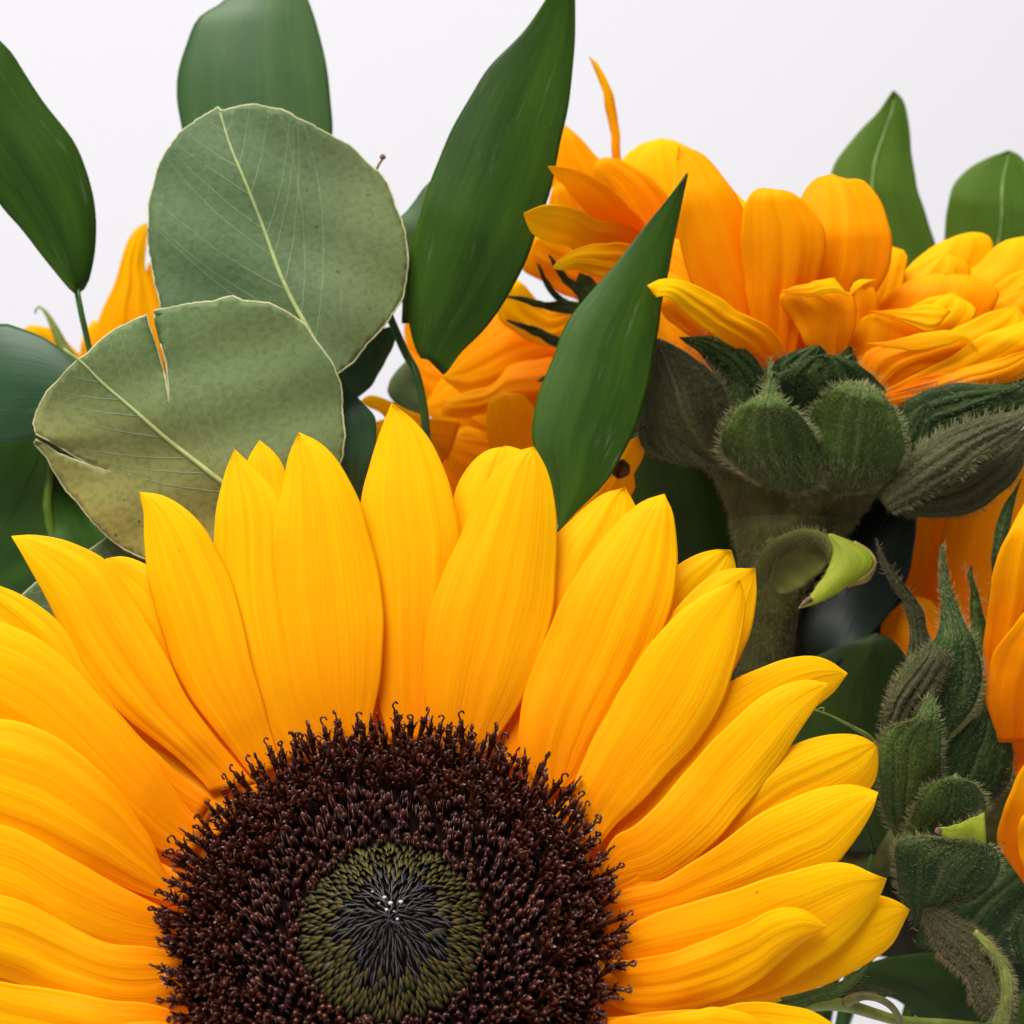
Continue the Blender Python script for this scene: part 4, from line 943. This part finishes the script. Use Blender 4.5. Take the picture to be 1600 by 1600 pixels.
# back row
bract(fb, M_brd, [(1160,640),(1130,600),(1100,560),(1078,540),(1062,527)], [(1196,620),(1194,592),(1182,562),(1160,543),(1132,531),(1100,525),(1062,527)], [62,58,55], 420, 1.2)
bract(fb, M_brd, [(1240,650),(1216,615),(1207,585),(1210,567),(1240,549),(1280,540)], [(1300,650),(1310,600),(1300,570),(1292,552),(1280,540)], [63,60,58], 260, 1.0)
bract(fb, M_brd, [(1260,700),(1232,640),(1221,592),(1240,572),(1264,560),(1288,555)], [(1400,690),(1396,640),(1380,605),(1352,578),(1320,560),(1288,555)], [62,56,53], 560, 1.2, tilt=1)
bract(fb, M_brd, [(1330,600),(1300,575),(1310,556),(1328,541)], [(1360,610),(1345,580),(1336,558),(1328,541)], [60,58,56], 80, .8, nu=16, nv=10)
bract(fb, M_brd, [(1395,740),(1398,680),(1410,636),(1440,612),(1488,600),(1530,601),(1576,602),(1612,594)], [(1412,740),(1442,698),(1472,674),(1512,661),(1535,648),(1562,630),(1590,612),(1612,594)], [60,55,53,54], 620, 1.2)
bract(fb, M_brd, [(1440,640),(1500,620),(1560,606),(1620,598),(1680,600)], [(1450,700),(1520,690),(1580,660),(1640,630),(1680,600)], [66,65,66], 200, .9, nu=20, nv=12)  # dark bract added to blacken the gap at the frame edge
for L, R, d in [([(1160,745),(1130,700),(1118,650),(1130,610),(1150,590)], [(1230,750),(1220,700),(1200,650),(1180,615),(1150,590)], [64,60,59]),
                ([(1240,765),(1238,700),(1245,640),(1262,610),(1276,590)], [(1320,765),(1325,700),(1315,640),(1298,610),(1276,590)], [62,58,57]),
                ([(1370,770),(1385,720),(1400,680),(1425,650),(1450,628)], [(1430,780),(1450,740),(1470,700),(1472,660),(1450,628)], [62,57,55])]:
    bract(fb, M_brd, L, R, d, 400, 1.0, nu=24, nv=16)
# front row
bract(fb, M_brb, [(1120,735),(1040,712),(1003,668),(1004,630),(1014,580),(1028,530)], [(1160,730),(1146,700),(1140,648),(1134,618),(1118,588),(1090,562),(1060,544),(1028,530)], [64,57,54,54], 1300, 1.1, M_hairb, tilt=-4)
bract(fb, M_br, [(1196,760),(1152,728),(1128,700),(1133,668),(1152,640),(1184,620),(1197,598),(1202,560)], [(1244,770),(1276,756),(1285,728),(1276,688),(1256,656),(1232,632),(1209,606),(1202,560)], [58,49,46,48,52], 1900, 1.25, camber=.12, rad=.05, wav=1., basehair=520)
bract(fb, M_br, [(1300,772),(1290,750),(1272,720),(1266,680),(1272,645),(1290,618),(1320,600),(1352,597)], [(1330,772),(1365,758),(1394,742),(1409,712),(1411,680),(1400,648),(1378,618),(1352,597)], [58,50,47,50], 1900, 1.2, camber=.12, rad=.05, wav=1., basehair=520)
bract(fb, M_brb, [(1370,775),(1395,735),(1432,704),(1472,676),(1520,656),(1560,648),(1600,640),(1650,620)], [(1390,800),(1440,778),(1490,750),(1536,712),(1580,682),(1600,666),(1650,620)], [56,50,48,48,50], 1500, 1.2, M_hairp, tilt=-2)
bract(fb, M_brb, [(1380,770),(1440,750),(1500,718),(1560,690),(1620,660)], [(1385,800),(1440,806),(1480,808),(1522,798),(1560,773),(1590,742),(1620,660)], [60,56,55,57], 1200, 1.0, M_hairb, tilt=2)
bract(fb, M_brb, [(1010,600),(1000,640),(1000,690),(1030,715)], [(1040,590),(1060,640),(1080,690),(1110,735)], [58,60,62], 500, .9, M_hairb, nu=20, nv=14)
# receptacle funnel and stem (one downy body round an axis going down and back)
def body(name, m, parent, rows, n=40):
    """rows: (x left, x right, y, depth of centre, depth radius share)"""
    V = []; rr = cr(np.array(rows, float), 40)
    for xl, xr, y, d, k in rr:
        c = P((xl+xr)/2, y, d); r = (xr-xl)*.05*(DIST+d)/DIST
        for a in np.linspace(0, 2*np.pi, n, endpoint=False): V.append(c+np.array([r*math.cos(a), -r*k*math.sin(a), 0]))
    F = [(i*n+j, i*n+(j+1) % n, (i+1)*n+(j+1) % n, (i+1)*n+j) for i in range(39) for j in range(n)]
    o = mk(name, V, F, m, parent)
    return o, np.array(V).reshape(40, n, 3)
o, g = body('receptacle', M_recep, fb, [(1030,1640,560,94,.4),(1060,1620,585,88,.45),(1050,1560,625,84,.55),(1080,1460,700,78,.6),(1112,1400,745,76,.5),(1132,1362,785,75,.6),(1146,1322,835,75,.7)])
hairs('hair', M_hairb, o, g[:, 0:21], 5200, 1.1, .036, .1, seed=61)
o, g = body('stem', M_recep, fb, [(1150,1330,790,75,.6),(1140,1340,812,74,.7),(1146,1318,838,74,.75),(1152,1290,870,74,.8),(1158,1262,915,74,.9),(1158,1243,970,75,1),(1150,1234,1040,77,1),(1130,1215,1200,84,1),(950,1020,2000,105,1)])
hairs('hair', M_hairp, o, g[:22, 0:21], 4200, 1.1, .034, .12, seed=62)
# curled leaflet on the stem
q, pts = blade('curled_leaflet', M_band, fb, [(1176,905),(1188,868),(1212,842),(1240,830),(1268,827),(1292,836),(1304,846)], [(1200,905),(1206,880),(1224,858),(1250,847),(1272,845),(1288,856),(1299,880)], [62,54,50,50], thick=.6, nu=26, nv=12, camber=.2)
hairs('hair', M_hairp, q, pts, 700, .9, .04, .4, seed=63)
blade('leaflet_inside', M_band, fb, [(1206,905),(1216,874),(1240,854),(1274,846),(1299,868)], [(1216,928),(1238,926),(1266,908),(1287,888),(1299,868)], [61,59,56,52], thick=.4, nu=22, nv=14, camber=-.2)
q2, pts = blade('leaflet_tip', M_lemleaf, fb, [(1294,834),(1301,856),(1300,874),(1289,898),(1272,923),(1248,950)], [(1300,835),(1336,850),(1363,870),(1359,890),(1334,909),(1304,929),(1276,943),(1248,950)], [46,44,43.5,43], thick=.4, nu=26, nv=16, camber=.12)
setlab(q2, 'yellow-green folded leaflet tip with a brown point')
hairs('hair', M_hairp, q2, pts, 160, .6, .035, .95, seed=64)
blade('leaflet_fold', plain('tan_leaf_back', (.34, .26, .06), .6, .2), fb, [(1330,852),(1350,866),(1358,880),(1350,895),(1325,905)], [(1335,845),(1362,862),(1369,886),(1356,908),(1325,918)], [50,49,50], nu=16, nv=8, camber=.3)
tube('leaflet_point', M_twig, fb, [(1268,934),(1258,941),(1247,951)], [43,43,43], [.5,.42,.1], n=6, ns=8)

# ------------------------------------------------------------------ MIDDLE SUNFLOWER behind the upright leaf
fa = thing('sunflower', 'orange sunflower half hidden behind the slender upright leaf, its thin bract tips showing', 'sunflower', P(960, 560, 105), 'sunflowers in the bouquet')
pet(fa, [(940,460),(900,400),(870,330),(858,260),(866,215),(884,196)], [(1040,440),(1010,370),(975,300),(950,262),(924,236),(904,213),(884,196)], [98,94,94], M_pet2)
pet(fa, [(970,250),(958,248),(954,208),(946,168),(938,132),(928,106),(920,88)], [(990,260),(971,250),(968,208),(962,168),(952,132),(936,103),(920,88)], [92,90,89], M_pet3, nu=24, nv=10, pleat=0, camber=.3)
pet(fa, [(1000,420),(960,340),(935,290),(928,262),(940,247)], [(1080,420),(1070,360),(1036,296),(996,264),(960,247),(940,247)], [92,88,88], M_pet2)
pet(fa, [(1010,430),(975,340),(960,280),(972,252),(996,228),(1032,216)], [(1120,430),(1130,340),(1120,290),(1095,245),(1060,222),(1032,216)], [104,104,106], M_pet)
pet(fa, [(940,400),(912,328),(892,304),(872,280),(861,268),(856,260)], [(1020,400),(1008,352),(976,316),(940,284),(908,268),(880,261),(856,260)], [84,72,58,51], M_pet2)
pet(fa, [(990,410),(910,398),(888,386),(864,380),(836,368),(824,352),(818,333)], [(1010,370),(975,350),(940,345),(912,332),(880,320),(848,321),(818,333)], [80,66,50,46], M_pet)
pet(fa, [(1000,450),(940,434),(908,422),(880,422),(868,421),(864,417)], [(1010,400),(984,382),(940,380),(904,388),(880,400),(864,417)], [74,66,58,56], M_pet)
pet(fa, [(960,500),(900,468),(880,460),(840,436),(816,420),(822,396),(834,370)], [(1000,400),(950,390),(900,370),(870,358),(834,370)], [96,90,90], M_pet2)
pet(fa, [(900,460),(866,400),(856,340),(862,300),(870,285)], [(980,420),(940,360),(910,320),(890,295),(870,285)], [98,94,94], M_pet2)
# lower petals
pet(fa, [(960,480),(900,520),(850,540),(790,510),(775,480),(790,452),(804,434)], [(930,470),(900,480),(870,485),(850,480),(835,464),(824,450),(804,434)], [98,92,92], M_pet)
pet(fa, [(920,470),(860,520),(800,540),(760,545),(700,580),(660,640)], [(960,560),(900,620),(840,660),(780,680),(720,690),(660,640)], [106,104,106], M_pet2)
pet(fa, [(880,480),(800,480),(750,510),(720,545),(690,590)], [(920,560),(860,600),(800,620),(740,625),(690,590)], [102,98,98], M_pet2)
pet(fa, [(760,560),(720,550),(690,560),(660,560),(632,540)], [(760,640),(720,655),(690,650),(650,620),(632,540)], [112,112,112], M_pet2)
pet(fa, [(900,560),(850,560),(800,570),(770,600),(730,612),(694,626)], [(900,620),(840,640),(790,640),(740,650),(710,652),(690,648),(694,626)], [96,94,94], M_pet2, camber=.2)
pet(fa, [(700,620),(660,600),(640,560),(632,520),(634,494)], [(700,560),(690,540),(670,520),(650,505),(634,494)], [116,116,116], M_pet2)
pet(fa, [(860,800),(790,740),(764,690),(760,652),(764,628),(784,612)], [(900,780),(870,700),(846,660),(834,636),(815,617),(784,612)], [88,84,84], M_pet2)
pet(fa, [(880,740),(800,770),(740,760),(700,730),(672,684)], [(900,700),(820,700),(770,690),(720,682),(690,681),(672,684)], [92,90,90], M_pet2)
pet(fa, [(860,760),(820,740),(780,700),(750,670),(728,648)], [(880,700),(830,680),(790,660),(760,645),(728,648)], [100,98,98], M_pet2)
pet(fa, [(800,800),(740,770),(700,740),(660,700),(640,660)], [(840,760),(800,720),(750,700),(700,690),(670,672),(640,660)], [108,106,106], M_pet2)
pet(fa, [(700,720),(640,700),(600,650),(575,636),(564,626)], [(720,660),(660,650),(612,628),(580,617),(564,626)], [84,83,82], M_pet, nu=20, nv=14)
pet(fa, [(680,760),(620,720),(590,695),(574,682),(572,672)], [(700,700),(640,660),(600,655),(582,662),(572,672)], [84,82,80], M_pet, nu=20, nv=14)
pet(fa, [(700,880),(660,800),(660,740),(685,690),(730,665)], [(810,880),(800,780),(795,720),(775,685),(730,665)], [98,94,94], M_pet2, seed=881)
pet(fa, [(800,960),(790,880),(800,800),(830,760),(870,740)], [(960,960),(980,880),(960,800),(920,760),(870,740)], [90,86,86], M_pet2, seed=882)
# lower right petal with a brown spot
pet(fa, [(880,860),(900,800),(940,762),(955,725),(975,695),(1000,680)], [(930,880),(975,800),(992,760),(990,740),(1005,715),(1007,690),(1000,680)], [72,66,62], M_pet2, nu=24, nv=16, pleat=.15)
M_spot = plain('brown_spot', (.10, .035, .01), .8, .1, 900)
blade('brown_spot', M_spot, fa, [(958,742),(955,730),(962,722),(974,718)], [(964,747),(974,746),(983,738),(983,728),(974,718)], [61,60.3,61], nu=12, nv=10, camber=-.35, pleat=.3, thick=.3, wav=.4)
# bracts: slender dark points
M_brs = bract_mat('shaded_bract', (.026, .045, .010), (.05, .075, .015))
for L, R, d in [
  ([(930,490),(880,476),(864,464),(852,444),(843,424),(840,412)], [(930,500),(900,478),(872,460),(858,442),(848,424),(840,412)], [80,76,75]),
  ([(920,475),(904,462),(880,440),(866,416),(858,399)], [(935,462),(908,448),(888,432),(870,412),(858,399)], [78,75,74]),
  ([(940,505),(900,492),(870,486),(832,478),(810,468),(790,463)], [(940,480),(900,472),(880,471),(840,471),(812,463),(790,463)], [78,74,72]),
  ([(920,560),(866,540),(840,526),(815,513),(792,500)], [(920,545),(870,526),(844,515),(820,506),(792,500)], [80,76,75]),
  ([(940,500),(910,478),(902,460),(900,440),(905,427)], [(980,480),(950,460),(936,446),(922,434),(905,427)], [74,72,71]),
  ([(930,620),(880,606),(862,600),(850,596),(841,596)], [(930,600),(880,594),(862,592),(852,588),(841,596)], [84,82,82])]:
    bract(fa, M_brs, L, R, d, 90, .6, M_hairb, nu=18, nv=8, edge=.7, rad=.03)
o, g = body('receptacle', M_recep, fa, [(930,1040,470,104,.9),(915,1050,520,106,.9),(940,1040,570,108,.9),(960,1020,640,110,1),(955,1010,800,112,1),(900,950,2200,112,1)])

# ------------------------------------------------------------------ RIGHT EDGE SUNFLOWER
fc = thing('sunflower', 'sunflower cut by the right frame edge, its woolly green bracts turned left', 'sunflower', P(1560, 1260, 60), 'sunflowers in the bouquet')
pet(fc, [(1545,1110),(1537,1040),(1538,1000),(1543,950),(1551,900),(1562,860),(1582,820),(1610,770)], [(1600,1110),(1640,1040),(1670,960),(1680,880),(1660,800),(1610,770)], [44,38,36,38], M_pet2, pleat=.25, npl=3)
pet(fc, [(1560,1160),(1542,1100),(1540,1062),(1554,1018),(1575,988),(1603,955),(1640,930)], [(1620,1160),(1660,1100),(1690,1030),(1690,960),(1640,930)], [40,34,32,34], M_pet2, pleat=.25, npl=3)
pet(fc, [(1590,1220),(1572,1165),(1572,1110),(1600,1080),(1640,1050)], [(1660,1220),(1680,1160),(1690,1100),(1640,1050)], [44,42,42], M_pet2)
pet(fc, [(1600,1380),(1572,1340),(1557,1315),(1561,1290),(1581,1230),(1604,1190),(1640,1150)], [(1660,1380),(1690,1300),(1700,1220),(1690,1170),(1640,1150)], [42,36,34,36], M_pet2, pleat=.22)
pet(fc, [(1600,1360),(1592,1330),(1590,1300),(1602,1270),(1640,1240)], [(1660,1360),(1680,1320),(1680,1270),(1640,1240)], [36,33,33], M_pet)
# shaded petals at the back
for k, (L, R, d) in enumerate([
  ([(1480,1060),(1430,1010),(1412,940),(1420,860),(1436,800),(1460,740)], [(1530,1060),(1520,980),(1520,900),(1520,820),(1500,760),(1460,740)], [84,94,102]),
  ([(1500,1060),(1470,980),(1462,900),(1475,820),(1510,730),(1560,690)], [(1560,1060),(1590,980),(1600,880),(1610,800),(1600,720),(1560,690)], [80,88,96]),
  ([(1480,1060),(1420,1040),(1385,1010),(1376,980),(1400,950),(1430,930)], [(1500,1020),(1480,990),(1470,960),(1455,940),(1430,930)], [76,78,80]),
  ([(1480,1080),(1430,1070),(1390,1040),(1372,1010)], [(1500,1050),(1460,1030),(1420,1010),(1372,1010)], [80,82,84])]):
    pet(fc, L, R, d, M_pet2, seed=500+k, pleat=.15)
# bracts, back to front
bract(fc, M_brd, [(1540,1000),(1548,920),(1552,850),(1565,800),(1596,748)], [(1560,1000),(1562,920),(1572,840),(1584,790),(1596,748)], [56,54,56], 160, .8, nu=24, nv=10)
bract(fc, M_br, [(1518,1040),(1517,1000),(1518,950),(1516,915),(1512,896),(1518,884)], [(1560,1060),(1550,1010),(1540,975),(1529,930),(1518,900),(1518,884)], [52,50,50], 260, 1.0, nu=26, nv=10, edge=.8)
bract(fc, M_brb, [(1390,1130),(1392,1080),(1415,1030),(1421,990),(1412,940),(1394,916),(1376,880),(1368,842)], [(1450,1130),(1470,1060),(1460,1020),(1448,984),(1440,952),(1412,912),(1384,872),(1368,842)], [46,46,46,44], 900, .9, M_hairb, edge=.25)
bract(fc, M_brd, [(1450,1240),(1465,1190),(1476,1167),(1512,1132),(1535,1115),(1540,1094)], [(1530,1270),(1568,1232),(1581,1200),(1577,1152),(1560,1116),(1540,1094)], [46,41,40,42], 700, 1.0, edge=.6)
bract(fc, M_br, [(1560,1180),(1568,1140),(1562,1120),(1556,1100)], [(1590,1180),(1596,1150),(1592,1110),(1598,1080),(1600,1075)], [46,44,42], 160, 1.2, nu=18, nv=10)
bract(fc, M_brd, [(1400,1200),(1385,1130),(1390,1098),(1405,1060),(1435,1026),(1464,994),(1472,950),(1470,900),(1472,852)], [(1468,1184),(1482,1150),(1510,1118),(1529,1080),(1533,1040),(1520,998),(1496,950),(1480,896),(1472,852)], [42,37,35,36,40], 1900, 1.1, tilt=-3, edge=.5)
bract(fc, M_brb, [(1380,1180),(1378,1130),(1395,1085),(1425,1045),(1460,1010)], [(1420,1180),(1440,1110),(1470,1070),(1485,1030),(1460,1010)], [36,33,33], 1100, .9, M_hairb, edge=.3)
bract(fc, M_brd, [(1430,1480),(1440,1440),(1465,1400),(1520,1370),(1600,1320),(1640,1290)], [(1560,1500),(1590,1470),(1620,1420),(1650,1360),(1640,1290)], [52,50,50], 300, .9)
bract(fc, M_br, [(1404,1320),(1379,1256),(1374,1208),(1376,1160),(1392,1136),(1425,1124),(1436,1112),(1443,1094),(1450,1084)], [(1440,1320),(1452,1270),(1466,1225),(1469,1184),(1469,1140),(1461,1100),(1450,1084)], [38,30,28,30], 2300, 1.0, camber=.13, edge=.4, wav=.8)
o, pts = bract(fc, M_br, [(1410,1340),(1420,1290),(1436,1250),(1452,1228),(1472,1218),(1492,1215)], [(1500,1340),(1515,1300),(1536,1270),(1537,1246),(1521,1224),(1492,1215)], [36,29,27,28], 1300, 1.1, camber=.12)
bract(fc, M_brd, [(1430,1450),(1410,1400),(1400,1350),(1404,1318),(1440,1308),(1480,1308),(1518,1308)], [(1450,1424),(1480,1417),(1520,1405),(1552,1378),(1561,1350),(1553,1326),(1518,1308)], [36,28,27,28], 2100, 1.1, M_hairp, camber=.11, edge=.45, wav=.9)
q, pts = blade('bract_tip', M_lemleaf, fc, [(1538,1270),(1512,1281),(1490,1290),(1464,1294)], [(1541,1318),(1516,1309),(1490,1310),(1464,1300)], [20,19,19], thick=.4, nu=18, nv=14, camber=.12)
setlab(q, 'yellow-green bract tip folded over, with a brown scar')
hairs('hair', M_hairp, q, pts, 200, .6, .035, .8, seed=71)
lathe('scar', M_twig, fc, [(.1, .25), (.42, .3), (.6, .0), (.62, -.5)], P(1466, 1298, 18.8), n=14, axis=(-.5, -1, 0.2))
o, pts = bract(fc, M_brb, [(1440,1416),(1452,1450),(1472,1492),(1512,1530),(1522,1562),(1552,1598),(1570,1640)], [(1440,1408),(1476,1430),(1520,1450),(1552,1480),(1573,1512),(1582,1550),(1580,1590),(1570,1640)], [34,30,28,30], 2300, 1.1, M_hairb, camber=.13, edge=.45)
bract(fc, M_tend, [(1520,1458),(1548,1490),(1562,1520),(1565,1560),(1550,1600)], [(1525,1452),(1556,1482),(1575,1515),(1583,1552),(1574,1604)], [28.5,26.5,27], 800, 1.0, nu=26, nv=10, edge=.5, u0=.1)
bract(fc, M_brd, [(1590,1500),(1580,1460),(1590,1440),(1610,1420)], [(1640,1500),(1640,1460),(1630,1430),(1610,1420)], [32,30,30], 200, .9, nu=16, nv=10)
bract(fc, M_br, [(1540,1660),(1570,1600),(1590,1560),(1620,1530)], [(1640,1660),(1650,1620),(1650,1570),(1620,1530)], [38,36,36], 300, .9, nu=16, nv=10)
# domed back of the head and the stem below
o, g = body('receptacle', M_recep, fc, [(1470,1560,1060,70,.8),(1440,1620,1130,68,.5),(1420,1660,1230,66,.42),(1430,1660,1340,64,.42),(1450,1640,1430,66,.5),(1500,1600,1500,70,.8)])
hairs('hair', M_hairb, o, g[:, 1:20], 1500, .9, .04, .0, seed=72)
tube('stem', M_recep, fc, [(1455,1290),(1380,1330),(1310,1370),(1250,1500),(1150,1800),(900,2400)], [72,78,82,90,100,110], [5,4.5,4.5], n=14)

# ------------------------------------------------------------------ LEFT BACK SUNFLOWER
fe = thing('sunflower', 'small blurred yellow sunflower at the far left behind the round eucalyptus leaves', 'sunflower', P(180, 640, 125), 'sunflowers in the bouquet')
pet(fe, [(180,620),(135,565),(142,535),(160,485),(183,430),(198,380),(212,358),(228,348)], [(250,620),(262,540),(250,490),(240,450),(226,415),(229,380),(233,355),(228,348)], [122,120,120], M_pet3, pleat=.3)
pet(fe, [(210,620),(205,560),(215,490),(226,440),(232,410)], [(280,620),(290,540),(270,480),(250,430),(232,410)], [126,124,124], M_pet3)
pet(fe, [(150,620),(128,570),(125,545),(132,520),(146,500)], [(200,620),(190,570),(175,530),(160,510),(146,500)], [128,126,126], M_pet3)
pet(fe, [(120,620),(70,560),(38,530),(36,514),(52,508)], [(160,620),(130,560),(105,535),(84,515),(52,508)], [120,118,118], M_pet3, nu=22)
tube('bract', M_tend, fe, [(130,600),(108,560),(97,540),(86,515),(74,492),(63,480),(57,481),(55,490)], [114,112,112,112,112,112,112,112], [2.2,1.9,1.6,1.0,.6,.35,.25,.2], n=8)
o, g = body('receptacle', M_recep, fe, [(130,260,600,128,.6),(150,240,650,128,.7),(180,220,720,126,1),(200,235,900,124,1),(640,675,2300,118,1)])
